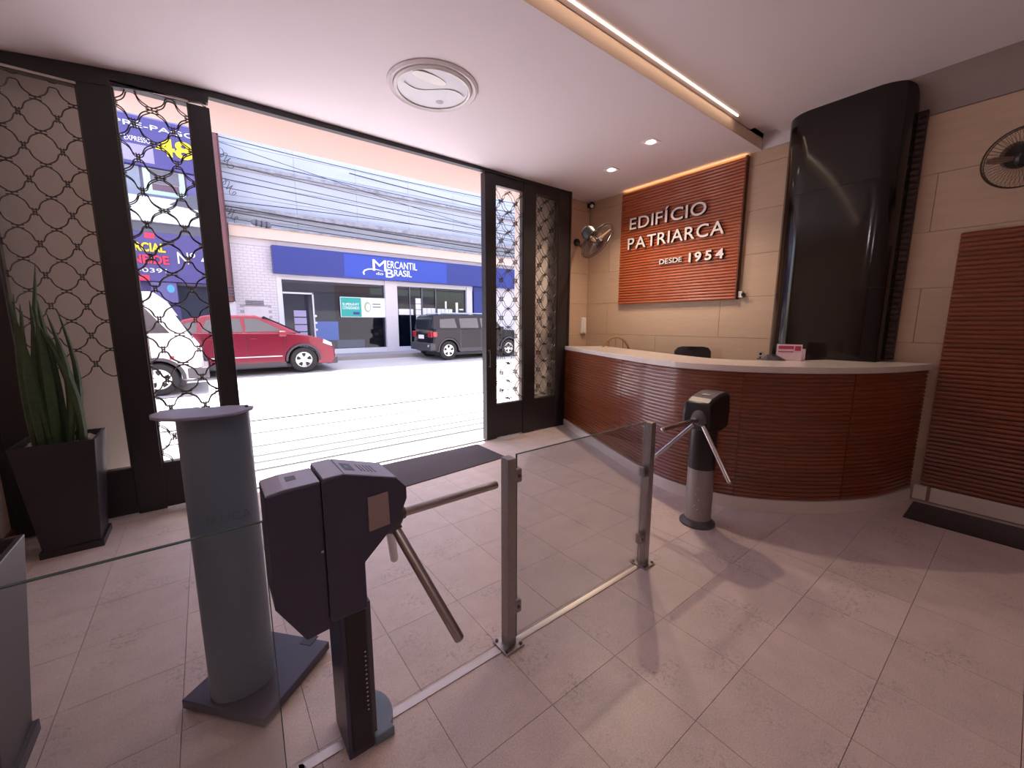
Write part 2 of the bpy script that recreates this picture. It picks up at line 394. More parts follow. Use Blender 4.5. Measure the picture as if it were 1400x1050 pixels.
# ================================================================ ENTRANCE DOORS (iron leaves with ring grilles)
def ring_mesh(px, pz, depth=.055, r=.0042):
    mb = MB()
    for ysh in ((-depth/2, depth/2) if depth else (0,)):
        for q in range(4):
            prof_ = [(.5, .07), (.42, .075), (.375, .12), (.35, .20), (.31, .28), (.25, .345), (.17, .395), (.11, .43), (.06, .462), (0, .467)]
            sx, sz = ((1, 1), (-1, 1), (-1, -1), (1, -1))[q]
            pts = [(sx*a_*px, ysh, sz*b_*pz) for a_, b_ in prof_]
            mb.tube(pts, r, 4)
    return mb
def clip_mesh(px, pz, depth=.055):
    mb = MB(); g = .021
    for ysh in ((-depth/2, depth/2) if depth else (0,)):
        for s_ in (-1, 1):
            mb.box((-.16*px, ysh-.004, s_*g*.45-.003), (.16*px, ysh+.004, s_*g*.45+.003))     # at top/bottom: horizontal
    mb.tube([(0, -depth/2-.012, 0), (0, depth/2+.012, 0)], .006, 6)
    return mb
def clipv_mesh(px, pz, depth=.055):
    mb = MB(); g = .021
    for ysh in ((-depth/2, depth/2) if depth else (0,)):
        for s_ in (-1, 1):
            mb.box((s_*g*.4-.003, ysh-.004, -.12*pz), (s_*g*.4+.003, ysh+.004, .12*pz))
    mb.tube([(0, -depth/2-.012, 0), (0, depth/2+.012, 0)], .006, 6)
    return mb
LY = 4.45
def grille(parent, x0, x1, z0, z1, cx, cz, px, pz, depth=.055):
    o_ = org(parent)
    rg = ring_mesh(px, pz, depth); ch = clip_mesh(px, pz, depth); cv = clipv_mesh(px, pz, depth)
    src = {}
    def put(kind, mb, x, z):
        if kind not in src:
            mb2 = MB(); mb2.v = [v+Vector((0, 0, 0))+o_ for v in mb.v]; mb2.f = mb.f
            o = mb2.build(kind, MATS['grille_metal'], parent); o.location = Vector((x, LY, z))-o_; src[kind] = o
        else: inst(src[kind], Vector((x, LY, z))-o_, parent)
    ni = range(-2, 3); nk = range(-8, 9)
    for i in ni:
        for k in nk:
            x = cx+i*px; z = cz+k*pz
            if x0-.3*px < x < x1+.3*px and z0-.22*pz < z < z1+.22*pz: put('ring', rg, x, z)
            if x0-.02 < x < x1+.02 and z0+.01 < z+pz/2 < z1-.01: put('ring_clip', ch, x, z+pz/2)
            if x0-.0 < x+px/2 < x1+.0 and z0+.03 < z < z1-.03: put('side_clip', cv, x+px/2, z)
def leaf(name, label, xs_, holes, zt):
    """xs_: overall; holes: list of (x0,x1,z0,z1)"""
    st = struct(name, label, ((xs_[0]+xs_[1])/2, LY, 0))
    d0, d1 = LY-.05, LY+.05; m = MATS['iron']
    prev = xs_[0]
    for k, (a, b, z0, z1) in enumerate(holes):
        bx('stile', (prev, d0, .012), (a, d1, zt), m, st, bevel=.004)
        bx('bottom_panel', (a, d0+.01, .022), (b, d1-.01, z0), m, st)
        bx('top_rail', (a, d0+.01, z1), (b, d1-.01, zt-.001), m, st)
        # glazing bead round the opening
        mb = MB(); e = .012
        mb.box((a, d0+.02, z0), (a+e, d1-.02, z1)); mb.box((b-e, d0+.02, z0), (b, d1-.02, z1)); mb.box((a, d0+.02, z0), (b, d1-.02, z0+e)); mb.box((a, d0+.02, z1-e), (b, d1-.02, z1))
        mb.build('bead', MATS['grille_metal'], st)
        prev = b
    bx('stile', (prev, d0, .012), (xs_[1], d1, zt), m, st, bevel=.004)
    return st
dr = leaf('door_1', 'dark iron entrance leaf with two ring grilles beside the reception desk', (2.945, 4.44), [(3.112, 3.575, .483, 3.352), (3.79, 4.229, .483, 3.365)], 3.46)
grille(dr, 3.112, 3.575, .483, 3.352, 3.343, 1.92, .236, .25)
grille(dr, 3.79, 4.229, .483, 3.365, 4.01, 1.92, .222, .25)
MB().tube([(2.97, LY-.11, 1.02), (2.97, LY-.11, 1.25)], .010, 8).tube([(2.97, LY-.11, 1.03), (2.97, LY-.05, 1.03)], .008, 6).tube([(2.97, LY-.11, 1.24), (2.97, LY-.05, 1.24)], .008, 6).build('door_handle', MATS['iron'], dr)
dl = leaf('door_2', 'dark iron entrance leaf with two ring grilles behind the plant', (-1.25, .205), [(-1.075, -.567, .40, 3.30), (-.385, .068, .40, 3.375)], 3.36)
grille(dl, -1.075, -.567, .40, 3.28, -.785, 3.04, .185, .22, 0.)
grille(dl, -.385, .068, .40, 3.375, -.165, 2.375, .235, .25)
# light steel trim across the tops
bx('top_bead', (-1.075, LY-.055, 3.288), (-.567, LY-.045, 3.302), MATS['white_stone'], dl)
bx('top_bead', (-.385, LY-.055, 3.362), (.068, LY-.045, 3.376), MATS['white_stone'], dl)
fr = struct('door_3', 'dark iron head beam above the street entrance')
mb = MB(); pts_t = [(x, zc(x, LY)-.002) for x in (-1.25, -1.0, -.75, -.5, -.25, 0, .25, .6)]+[(4.44, 3.498)]
low = [(-1.25, 3.30), (-.6, 3.30), (-.3, 3.345), (.2, 3.40), (.206, 3.445), (2.9, 3.462), (4.44, 3.46)]
mb.prism(low+pts_t[::-1], 'y', LY-.055, LY+.012); mb.build('head_beam', MATS['iron'], fr)
bx('side_post', (4.44, LY-.06, 0), (4.472, LY+.16, 3.5), MATS['iron'], fr)
bx('side_post', (-1.25, LY-.055, 0), (-1.21, LY+.16, 3.3), MATS['iron'], fr)
bx('floor_track', (.21, LY-.02, .0), (2.94, LY+.02, .006), MATS['iron'], fr)

# ================================================================ SIGN WALL, COLUMN, WOOD PANEL
sg = thing('sign_panel', 'square slatted wood panel with raised metal letters on the beige wall', 'sign', (5.06, 3.08, 1.9))
SY0, SY1, SZ0, SZ1 = 2.235, 3.93, 1.885, 3.465
bx('backing', (5.052, SY0, SZ0), (XR, SY1, SZ1), MATS['wood_dark'], sg)
nS = 42; ph = (SZ1-SZ0)/nS
def slat_sec(h, d): return [(0, 0), (-d*.55, h*.04), (-d, h*.28), (-d, h*.62), (-d*.55, h*.86), (0, h*.9)]
first = None
for k in range(nS):
    z0 = SZ0+k*ph
    if first is None:
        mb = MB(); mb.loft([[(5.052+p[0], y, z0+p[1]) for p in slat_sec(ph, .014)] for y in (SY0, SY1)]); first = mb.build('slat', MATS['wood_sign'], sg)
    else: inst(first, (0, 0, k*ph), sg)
bx('edge_board', (5.03, SY0-.016, SZ0), (XR, SY0, SZ1+.01), MATS['wood_dark'], sg)
bx('cove_light', (5.062, 2.24, SZ1-.012), (5.080, 3.92, SZ1+.001), MATS['glow_warm'], sg, label='warm lit strip along the top of the panel')
LAST = [None]
def letters_on_wall(txt, y_left, y_right, z0, h, parent, gap=.30, off=.0, depth=.036, xx=5.036):
    """raised letters, each one a part; reading direction is -Y"""
    ws = []
    ref = glyphs('E', .5, off=off)[0]; caph = max(v[1] for v in ref)
    for c in txt:
        vs_ = glyphs(c, .5, off=off)[0]; ws.append((max(v[0] for v in vs_)-min(v[0] for v in vs_)))
    total = sum(ws)+gap*(len(txt)-1)*.5
    s_ = (y_left-y_right)/total; y = y_left
    for c, w_ in zip(txt, ws):
        vs_ = glyphs(c, .5, off=off)[0]; y0_ = min(v[1] for v in vs_); y1_ = max(v[1] for v in vs_)
        k = h/caph
        LAST[0] = lettering('letter', c, MATS['letter_side'], parent, (xx, y, z0+y0_*k), (0, -1, 0), (0, 0, 1), w_*s_, (y1_-y0_)*k, depth, off=off)
        lp_ = ORG[parent.name]; fc = lettering('letter_face', c, MATS['letter_metal'], parent, (xx-depth, y, z0+y0_*k), (0, -1, 0), (0, 0, 1), w_*s_, (y1_-y0_)*k, .003, off=off); lt = list(parent.children)
        fc.parent = LAST[0]
        y -= (w_+gap*.5)*s_
letters_on_wall('EDIFÍCIO', 3.745, 2.635, 2.925, .155, sg, gap=.26, off=.006)
letters_on_wall('PATRIARCA', 3.765, 2.40, 2.655, .155, sg, gap=.18, off=.006)
letters_on_wall('DESDE', 3.245, 2.92, 2.395, .062, sg, gap=.16, off=.014, depth=.02)
letters_on_wall('1954', 2.82, 2.385, 2.375, .11, sg, gap=.5, off=.026)
# black granite pier
cp = struct('pillar', 'polished black granite pier rising behind the desk', (4.95, 1.3, 0))
def rrect(x0, x1, y0, y1, r, n=8, left_only=True):
    pts = [(x1, y0)]
    for k in range(n+1): a = -math.pi/2-math.pi/2*k/n; pts.append((x0+r+r*math.cos(a), y0+r+r*math.sin(a)))
    for k in range(n+1): a = math.pi-math.pi/2*k/n; pts.append((x0+r+r*math.cos(a), y1-r+r*math.sin(a)))
    pts.append((x1, y1)); return pts
for z0, z1 in ((0, 1.0), (1.003, 1.92), (1.923, 2.86), (2.863, 3.74)):
    mb = MB(); mb.prism([(p[0], p[1]) for p in rrect(4.80, XR, .85, 1.80, .24, 10)], 'z', z0, z1); mb.build('granite_course', MATS['black_granite'], cp, smooth=True)
mb = MB(); mb.prism(rrect(4.805, XR-.001, .855, 1.795, .235, 8), 'z', .0, 3.74); mb.build('joint_core', MATS['iron'], cp)
lv = thing('louvre_panel', 'narrow dark ribbed strip between the black pier and beige wall', 'panel', (5.08, .8, 0))
bx('backing', (5.06, .785, 1.27), (XR-.0005, .848, 3.40), MATS['louvre_dark'], lv)
f0 = None
for k in range(41):
    z0 = 1.27+k*.052
    if f0 is None:
        mb = MB(); mb.loft([[(5.06+p[0]*.8, y, z0+p[1]) for p in slat_sec(.052, .02)] for y in (.79, .846)]); f0 = mb.build('slat', MATS['louvre_dark'], lv)
    else: inst(f0, (0, 0, k*.052), lv)
wp = thing('wood_panel', 'tall horizontal slatted wood wall panel right of the reception desk', 'panel', (5.08, -.6, 0))
bx('backing', (5.065, -1.9, .15), (XR, .475, 2.345), MATS['wood_dark'], wp)
f0 = None; nP = 58; ph = 2.19/nP
for k in range(nP):
    z0 = .152+k*ph
    if f0 is None:
        mb = MB(); mb.loft([[(5.065+p[0], y, z0+p[1]) for p in slat_sec(ph, .012)] for y in (-1.9, .482)]); f0 = mb.build('slat', MATS['wood_slat'], wp)
    else: inst(f0, (0, 0, k*ph), wp)

# ================================================================ RECEPTION DESK
CP = [(4.40, 4.385), (4.08, 3.66), (3.74, 2.88), (3.50, 2.28), (3.43, 1.88), (3.55, 1.45), (3.92, 1.03), (4.45, .71), (5.04, .545)]
def catmull(P, n=8):
    P = [Vector((*p, 0)) for p in P]; out = []
    Q = [P[0]*2-P[1]]+P+[P[-1]*2-P[-2]]
    for i in range(1, len(Q)-2):
        for k in range(n):
            t = k/n; a, b, c, d = Q[i-1], Q[i], Q[i+1], Q[i+2]
            out.append(.5*((2*b)+(c-a)*t+(2*a-5*b+4*c-d)*t*t+(3*b-a-3*c+d)*t**3))
    out.append(P[-1]); return out
path = catmull(CP, 8)
nor = []
for i, p in enumerate(path):
    t = (path[min(i+1, len(path)-1)]-path[max(i-1, 0)]).normalized(); nor.append(Vector((t.y, -t.x, 0)))   # outward? fixed below
if nor[len(nor)//2].x > 0: nor = [-v for v in nor]
def off_path(d, i0=0, i1=None): return [path[i]+nor[i]*d for i in range(i0, len(path) if i1 is None else i1)]
dk = thing('reception_desk', 'curved reception desk faced in red wood slats with white top', 'reception desk', (4.2, 2.0, 0))
DT = 1.20
def sweep(mb, sec, i0, i1):
    """sec: list of (outward offset, z) around, swept on the path between i0..i1"""
    mb.loft([[path[i]+nor[i]*d+Vector((0, 0, z)) for d, z in sec] for i in range(i0, i1+1)]); return mb
secs = [(0, 17), (17, 40), (40, 52), (52, len(path)-1)]
mb = sweep(MB(), [(-.05, .0), (-.022, .0), (-.022, DT), (-.05, DT)], 0, len(path)-1); mb.build('carcass', MATS['wood_dark'], dk)
nD = 31; z_lo, z_hi = .115, DT-.005; ph = (z_hi-z_lo)/nD
for (a, b) in secs:
    pan = sweep(MB(), [(-.022, z_lo), (-.008, z_lo), (-.008, z_hi), (-.022, z_hi)], a, b).build('front_panel', MATS['wood_slat'], dk, smooth=True)
    f0 = None
    for k in range(nD):
        z0 = z_lo+k*ph
        if f0 is None:
            mb = MB(); ss = [(-p[0]-.008, z0+p[1]) for p in slat_sec(ph, .012)]
            ga = [path[i].copy() for i in range(a, b+1)]
            rings = []
            for i in range(a, b+1):
                sh = Vector((0, 0, 0))
                if i == a and a: sh = (path[i+1]-path[i]).normalized()*.004
                if i == b and b < len(path)-1: sh = (path[i-1]-path[i]).normalized()*.004
                rings.append([path[i]+sh+nor[i]*d+Vector((0, 0, z)) for d, z in ss])
            mb.loft(rings); f0 = mb.build('slat', MATS['wood_slat'], pan, smooth=False)
            f0.location = (0, 0, 0)
        else: inst(f0, (0, 0, k*ph), pan)
for (a, b) in ((0, 24), (24, 44), (44, 54), (54, len(path)-1)):
    sweep(MB(), [(-.03, .0), (.012, .0), (.012, .108), (-.03, .108)], a, b).build('kickboard', MATS['counter_white'], dk)
# worktop : strip following the curve, wide inwards
outer = off_path(.03); inner = []
for i, p in enumerate(path):
    q = p-nor[i]*.60; q.x = min(q.x, 4.78 if .82 < q.y < 1.86 else XR-.01); inner.append(q)
inner = [Vector((min(5.08, p.x+.56+.0*i), p.y+.05, 0)) if i < 34 else None for i, p in enumerate(path)]
ci = Vector((4.95, 1.9, 0))
inn = []
for i, p in enumerate(path):
    t = i/(len(path)-1)
    q = p+(ci-p).normalized()*.58 if i > 22 else p-nor[i]*.58
    if i > 22:
        w_ = min(1, (i-22)/10); q = (p-nor[i]*.58)*(1-w_)+q*w_
    q.x = min(q.x, XR-.005)
    if q.y < 1.85 and q.x > 4.77: q = Vector((max(4.77, q.x), min(q.y, .86), 0))
    inn.append(q)
mb = MB()
z0, z1 = DT, DT+.055
rings = [[o+Vector((0, 0, z0)), o+Vector((0, 0, z1)), q+Vector((0, 0, z1)), q+Vector((0, 0, z0))] for o, q in zip(outer, inn)]
rings[0] = [Vector((min(v.x, 4.6), min(v.y, 4.375), v.z)) for v in rings[0]]
mb.loft(rings); mb.build('worktop', MATS['counter_white'], dk, bevel=.006)
# inner lower work surface
mb = MB(); rings = [[p-nor[i]*.07+Vector((0, 0, .74)), p-nor[i]*.07+Vector((0, 0, .77)), p-nor[i]*.55+Vector((0, 0, .77)), p-nor[i]*.55+Vector((0, 0, .74))] for i, p in enumerate(path[:40])]
mb.loft(rings); mb.build('inner_shelf', MATS['wood_dark'], dk)
ZT = DT+.055

# things on the desk
q = Vector((4.36, 1.40, ZT))
h_ = thing('leaflet_holder', 'small stand of pink and white leaflets on the desk by the black pier', 'leaflet stand', q)
def quadslab(name, c, w, h, yaw, tilt, th, m, par, roll=0.):
    R_ = Matrix.Rotation(yaw, 3, 'Z') @ Matrix.Rotation(tilt, 3, 'X') @ Matrix.Rotation(roll, 3, 'Y'); mb = MB()
    vs_ = [Vector(c)+R_ @ Vector((x, y, z)) for z in (0, h) for y in (0, th) for x in (-w/2, w/2)]
    mb.add(vs_, [(0, 2, 3, 1), (4, 5, 7, 6), (0, 1, 5, 4), (2, 6, 7, 3), (0, 4, 6, 2), (1, 3, 7, 5)]); return mb.build(name, m, par), R_
yaw_ = -math.pi/2+.12+math.pi/5
mat('leaflet_pink', (.78, .58, .62), .6); mat('leaflet_red', (.45, .04, .10), .6)
o, R_ = quadslab('leaflet', q+Vector((0, 0, .004)), .20, .15, -1.25, -.25, .004, MATS['leaflet_pink'], h_)
def onslab(c, R_, x, z, w, h, m, par, name, th=.003):
    vs_ = [Vector(c)+R_ @ Vector((xx, yy, zz)) for zz in (z, z+h) for yy in (-th, 0) for xx in (x, x+w)]
    return MB().add(vs_, [(0, 2, 3, 1), (4, 5, 7, 6), (0, 1, 5, 4), (2, 6, 7, 3), (0, 4, 6, 2), (1, 3, 7, 5)]).build(name, m, par)
onslab(q+Vector((0, 0, .004)), R_, -.085, .105, .12, .03, MATS['leaflet_red'], h_, 'printed_band')
onslab(q+Vector((0, 0, .004)), R_, -.085, .075, .12, .008, MATS['leaflet_red'], h_, 'printed_line')
onslab(q+Vector((0, 0, .004)), R_, .045, .09, .045, .045, MATS['leaflet_red'], h_, 'printed_mark')
quadslab('leaflet', q+Vector((.045, -.03, .002)), .17, .11, -1.25, -.22, .004, MATS['leaflet_pink'], h_)
quadslab('stand_back', q+Vector((.02, -.0, .0)), .19, .10, -1.25, -.4, .004, MATS['acrylic'], h_)
q = Vector((4.27, 1.50, ZT))
rk = thing('card_reader', 'low grey wedge device in front of the pink leaflets', 'device', q)
mb = MB(); R2 = Matrix.Rotation(-1.1, 3, 'Z')
def tv(x, y, z, c=q, R__=R2): return c+R__ @ Vector((x, y, z))
mb.loft([[tv(x, -.05, 0), tv(x, .05, 0), tv(x, .04, zt_), tv(x, -.02, zt_)] for x, zt_ in ((-.09, .012), (-.05, .055), (.03, .050), (.10, .012))]); mb.build('body', MATS['grey_plastic'], rk, bevel=.004)
bx('keypad', (q.x-.03, q.y-.03, ZT+.0525), (q.x+.02, q.y+.02, ZT+.056), MATS['black_plastic'], rk)
q = onz(1058, 483.5, ZT+.045); q = Vector((4.33, 1.63, ZT))
wc = thing('webcam', 'tiny round camera with white lens ring at left of the leaflets', 'camera', q)
MB().lathe([(.03, 0), (.03, .006), (.006, .01), (.006, .03)], q).build('foot', MATS['black_plastic'], wc, smooth=True)
dcam = (CAM-q).normalized()
MB().lathe([(.022, -.02), (.026, -.01), (.026, .01), (.018, .014)], q+Vector((0, 0, .048)), (dcam.x, dcam.y, .1)).build('body', MATS['black_plastic'], wc, smooth=True)
MB().lathe([(.024, .0), (.024, .004), (.013, .004), (.013, 0)], q+Vector((0, 0, .048))+dcam*.012, (dcam.x, dcam.y, .1)).build('lens_ring', MATS['white_plastic'], wc, smooth=True)
# chair backs behind the desk
def chair(c, yaw, label, zt, m1, arc):
    t = thing('office_chair', label, 'chair', c)
    R_ = Matrix.Rotation(yaw, 3, 'Z')
    def T(x, y, z): return Vector(c)+R_ @ Vector((x, y, z))
    for k in range(5):
        a = 2*math.pi*k/5; MB().tube([T(0, 0, .09), T(.27*math.cos(a), .27*math.sin(a), .06)], [.025, .016], 6).build('base_arm', MATS['black_plastic'], t)
        MB().lathe([(.028, -.012), (.028, .012)], T(.27*math.cos(a), .27*math.sin(a), .028), (math.cos(a+yaw+1.57), math.sin(a+yaw+1.57), 0), 12).build('caster', MATS['black_plastic'], t)
    MB().tube([T(0, 0, .08), T(0, 0, .46)], .024, 8).build('gas_column', MATS['chrome'], t)
    mb = MB(); mb.loft([[T(x*s_, y*s_, z) for x, y in [(.24*math.cos(a)*1.0, .23*math.sin(a)) for a in [2*math.pi*k/16 for k in range(16)]]] for s_, z in ((.8, .46), (1, .48), (1, .52), (.85, .545))]); mb.build('seat', m1, t, smooth=True)
    MB().tube([T(0, .18, .47), T(0, .27, .60), T(0, .25, .80)], .018, 6).build('back_support', MATS['black_plastic'], t)
    if arc:
        pts = [T(.21*math.cos(a), .25-.04*math.sin(a), zt-.30+.30*math.sin(a)) for a in [math.pi*k/14 for k in range(15)]]
        MB().tube(pts, .014, 8).build('backrest_hoop', m1, t, smooth=True)
        mb = MB(); mb.loft([[T(x, .245-.03*math.cos(x*5), z), T(x, .26-.03*math.cos(x*5), z)] for x in (0,) for z in (0, 1)][:1]*2) if False else None
        bmx = MB()
        for xx in (-.1, 0, .1): bmx.tube([T(xx, .24, zt-.32), T(xx, .235, zt-.015-.12*abs(xx)*3)], .006, 6)
        bmx.build('backrest_rods', m1, t)
    else:
        mb = MB(); rings = []
        for z, s_, d in ((.62, .7, 0), (.68, .95, .01), (.9, 1., .03), (zt-.06, .95, .02), (zt-.015, .8, .01), (zt, .55, 0)):
            rings.append([T(x*s_, .26+d+.03*(1-(x/.22)**2)*-1+yy, z) for x, yy in ((-.22, 0), (-.12, -.0), (0, 0), (.12, 0), (.22, 0), (.22, .05), (.12, .055), (0, .06), (-.12, .055), (-.22, .05))])
        mb.loft(rings); mb.build('backrest', m1, t, smooth=True)
    return t
mat('chair_tan', (.30, .17, .08), .5)
mat('chair_grey', (.06, .05, .05), .7)
chair((4.62, 2.42, 0), -.9, 'dark grey office chair whose back top shows over the desk middle', 1.315, MATS['chair_grey'], False)
chair((4.58, 3.58, 0), -.9, 'tan hoop backed chair behind the left end of the desk', 1.40, MATS['chair_tan'], True)
# right hand dark floor strip
st = thing('floor_runner', 'dark grey runner on the floor along the slatted wood panel', 'mat', (4.68, -.7, 0))
bx('runner', (4.50, -1.9, .0), (4.985, .50, .006), MATS['dark_stone_strip'], st, bevel=.002)

# ================================================================ BARRIER : posts, glass, floor rail
BY = 1.43
def post(cx, label, clips, right):
    t = thing('barrier_post', label, 'post', (cx, BY, 0), 'steel posts of the glass barrier')
    bx('shaft', (cx-.024, BY-.030, .008), (cx+.024, BY+.030, .98), MATS['stainless_dull'], t, bevel=.003)
    bx('base_plate', (cx-.058, BY-.058, 0.005), (cx+.058, BY+.058, .013), MATS['brushed_steel'], t, bevel=.002)
    for sx in (-1, 1):
        for sy in (-1, 1):
            MB().lathe([(.009, .013), (.009, .019), (.004, .021)], (cx+sx*.043, BY+sy*.043, 0), n=8).build('bolt', MATS['grey_plastic'], t)
    for z in clips:
        s_ = 1 if right else -1
        a = cx+s_*.024; b = cx+s_*.068
        bx('glass_clamp', (min(a, b), BY-.020, z-.035), (max(a, b), BY+.020, z+.035), MATS['stainless_dull'], t, bevel=.008)
        MB().lathe([(.009, 0), (.009, .006)], (cx+s_*.048, BY-.020, z), (0, -1, 0), 8).build('clamp_screw', MATS['grey_plastic'], t)
    return t
post(1.077, 'steel barrier post between the near turnstile and the glass pane', (.885, .20), True)
post(2.205, 'steel barrier post nearest the reception desk holding the glass pane', (.66, .20), False)
gp = thing('glass_pane', 'clear glass barrier pane between the two steel posts', 'glass', (1.64, BY, .03))
bx('pane', (1.125, BY-.005, .025), (2.160, BY+.005, .985), MATS['clear_glass'], gp)
mb = MB(); mb.box((1.125, BY-.005, .985), (2.160, BY+.005, .988)); mb.box((1.122, BY-.005, .025), (1.125, BY+.005, .988)); mb.build('polished_edge', MATS['glass_edge'], gp)
gp = thing('glass_pane', 'clear glass barrier pane left of the near turnstile in front of the totem', 'glass', (-.57, BY, .03))
bx('pane', (-1.24, BY-.005, .0), (.092, BY+.005, .972), MATS['clear_glass'], gp)
mb = MB(); mb.box((-1.24, BY-.005, .972), (.092, BY+.005, .976)); mb.box((.092, BY-.005, .0), (.0945, BY+.005, .976)); mb.build('polished_edge', MATS['glass_edge'], gp)
bx('wall_clip', (-1.25, BY-.018, .78), (-1.20, BY-.006, .84), MATS['brushed_steel'], gp)
rl = thing('floor_rail', 'flat metal strip on the floor linking the barrier posts', 'rail', (1.2, BY, 0))
mb = MB(); mb.box((.13, BY-.020, .0), (2.26, BY+.020, .0045)); mb.build('strip', MATS['brushed_steel'], rl, bevel=.001)
MB().lathe([(.020, 0), (.020, .0045)], (.13, BY, 0), n=16).build('strip_end', MATS['brushed_steel'], rl)

# ================================================================ TURNSTILES
def tripod(parent, hub, sx, L_=.50, r=.0185, mt='brushed_steel'):
    """three arms: one level towards sx*X, two pointing down"""
    ax = Vector((sx*.7071, 0, -.7071)); p = Vector((sx*.7071, 0, .7071)); qv = Vector((0, 1, 0))
    hubv = Vector(hub)
    MB().lathe([(.062, -.07), (.066, -.02), (.060, .025), (.035, .045), (.012, .05)], hubv, ax, 24).build('hub', MATS['grey_plastic'], parent, smooth=True)
    for k in range(3):
        a = 2*math.pi*k/3
        d = (ax+p*math.cos(a)+qv*math.sin(a)).normalized()
        st_ = hubv+d*.035; en = hubv+d*L_
        MB().tube([st_, en-d*.012, en-d*.004, en], [r, r, r*.9, r*.55], 16).build('arm', MATS[mt], parent, smooth=True)
        MB().tube([hubv+d*.02, hubv+d*.062], r*1.35, 12).build('arm_socket', MATS['grey_plastic'], parent, smooth=True)
t1 = thing('turnstile', 'near dark purple grey tripod turnstile beside the totem', 'turnstile', (.36, 1.43, 0))
TP = MATS['turnstile_paint']
Y0, Y1 = 1.325, 1.515
prof = [(.256, .60), (.256, 1.105), (.322, 1.107), (.500, 1.052), (.535, 1.012), (.535, .968), (.515, .925), (.497, .891), (.375, .775), (.375, .60)]
mb = MB(); mb.prism(prof, 'y', Y0, Y1); mb.build('head', TP, t1, bevel=.006)
# lighter lid plates on the sloping top
def sl(p, q_, lift, ya, yb, name, m):
    (x0, z0), (x1, z1) = p, q_; nx, nz = -(z1-z0), (x1-x0); l = math.hypot(nx, nz); nx /= l; nz /= l
    MB().prism([(x0, z0), (x1, z1), (x1+nx*lift, z1+nz*lift), (x0+nx*lift, z0+nz*lift)], 'y', ya, yb).build(name, m, t1)
sl((.259, 1.105), (.321, 1.107), .004, Y0+.004, Y1-.004, 'lid_flat', MATS['turnstile_top'])
sl((.324, 1.1065), (.498, 1.053), .004, Y0+.004, Y1-.004, 'lid_slope', MATS['turnstile_top'])
def ontop(x0, x1, ya, yb, name, m):
    f = lambda x: 1.1065+(x-.324)/(.498-.324)*(1.053-1.1065)+.004
    sl((x0, f(x0)), (x1, f(x1)), .0012, ya, yb, name, m)
ontop(.338, .372, 1.375, 1.455, 'display_window', MATS['turnstile_paint'])
ontop(.348, .361, 1.40, 1.43, 'display_arrow', MATS['turnstile_top'])
for k in range(5): ontop(.392+.012*k, .396+.012*k, 1.375, 1.455, 'lid_rib', TP)
bx('seam_cover', (.252, Y0-.003, .61), (.268, Y0, 1.10), TP, t1)
c_ = [(.392, 1.010), (.463, 1.014), (.466, .892), (.392, .886)]
MB().prism(c_, 'y', Y0-.006, Y0).build('reader_plate', MATS['reader_plate'], t1, bevel=.002)
bp_ = [(.098, .716), (.098, 1.086), (.15, 1.094), (.252, 1.096), (.252, .578), (.178, .570)]
mb = MB(); mb.prism(bp_, 'y', Y0+.006, Y1-.02); mb.build('card_collector', TP, t1, bevel=.005)
MB().prism([(.100, 1.0865), (.15, 1.0945), (.250, 1.0965), (.250, 1.0995), (.15, 1.0975), (.100, 1.0895)], 'y', Y0+.012, Y1-.026).build('collector_lid', MATS['turnstile_top'], t1)
bx('card_slot', (.165, 1.405, 1.096), (.195, 1.445, 1.0992), MATS['black_plastic'], t1)
bx('collector_lock', (.238, Y0+.002, .86), (.246, Y0+.006, .868), MATS['chrome'], t1)
mb = MB(); mb.prism([(.285, 1.352), (.377, 1.352), (.377, 1.525), (.285, 1.545)], 'z', .0, .62); mb.build('pedestal', TP, t1, bevel=.003)
bx('pedestal_cover', (.300, 1.346, .03), (.368, 1.352, .60), MATS['black_plastic'], t1)
mb = MB(); mb.prism([(.378, 1.36), (.392, 1.36), (.392, 1.50), (.378, 1.50)], 'z', .05, .60); mb.build('side_cover', MATS['grey_plastic'], t1)
mb = MB()
for k in range(14):
    mb.lathe([(.0035, 0), (.0035, .003)], (.360, 1.346, .18+k*.0185), (0, -1, 0), 8)
for k in range(14): pass
o = mb.build('vent_dots', MATS['chrome'], t1)
pts = [(.378, 1.345), (.455, 1.345)]+[(.392+.088*math.cos(a), 1.46+.115*math.sin(a)) for a in [math.pi*(-.28+k/10*.78) for k in range(11)]]+[(.378, 1.575)]
MB().prism(pts, 'z', .0, .040).build('foot_plate', MATS['totem_metal'], t1, bevel=.004)
tripod(t1, (.497, 1.425, .868), 1, .51)
t2 = thing('turnstile', 'far tripod turnstile with round steel column before the reception desk', 'turnstile', (3.03, 1.50, 0))
cx2, cy2 = 3.05, 1.50
MB().lathe([(.098, .0), (.098, .47)], (cx2, cy2, 0), n=36, sy=1.).build('lower_column', MATS['stainless_dull'], t2, smooth=True)
MB().lathe([(.100, .47), (.100, .86)], (cx2, cy2, 0), n=36).build('upper_column', MATS['black_plastic'], t2, smooth=True)
MB().lathe([(.135, .0), (.135, .014), (.11, .03), (.10, .05)], (cx2, cy2, 0), n=36).build('base_ring', MATS['grey_plastic'], t2, smooth=True)
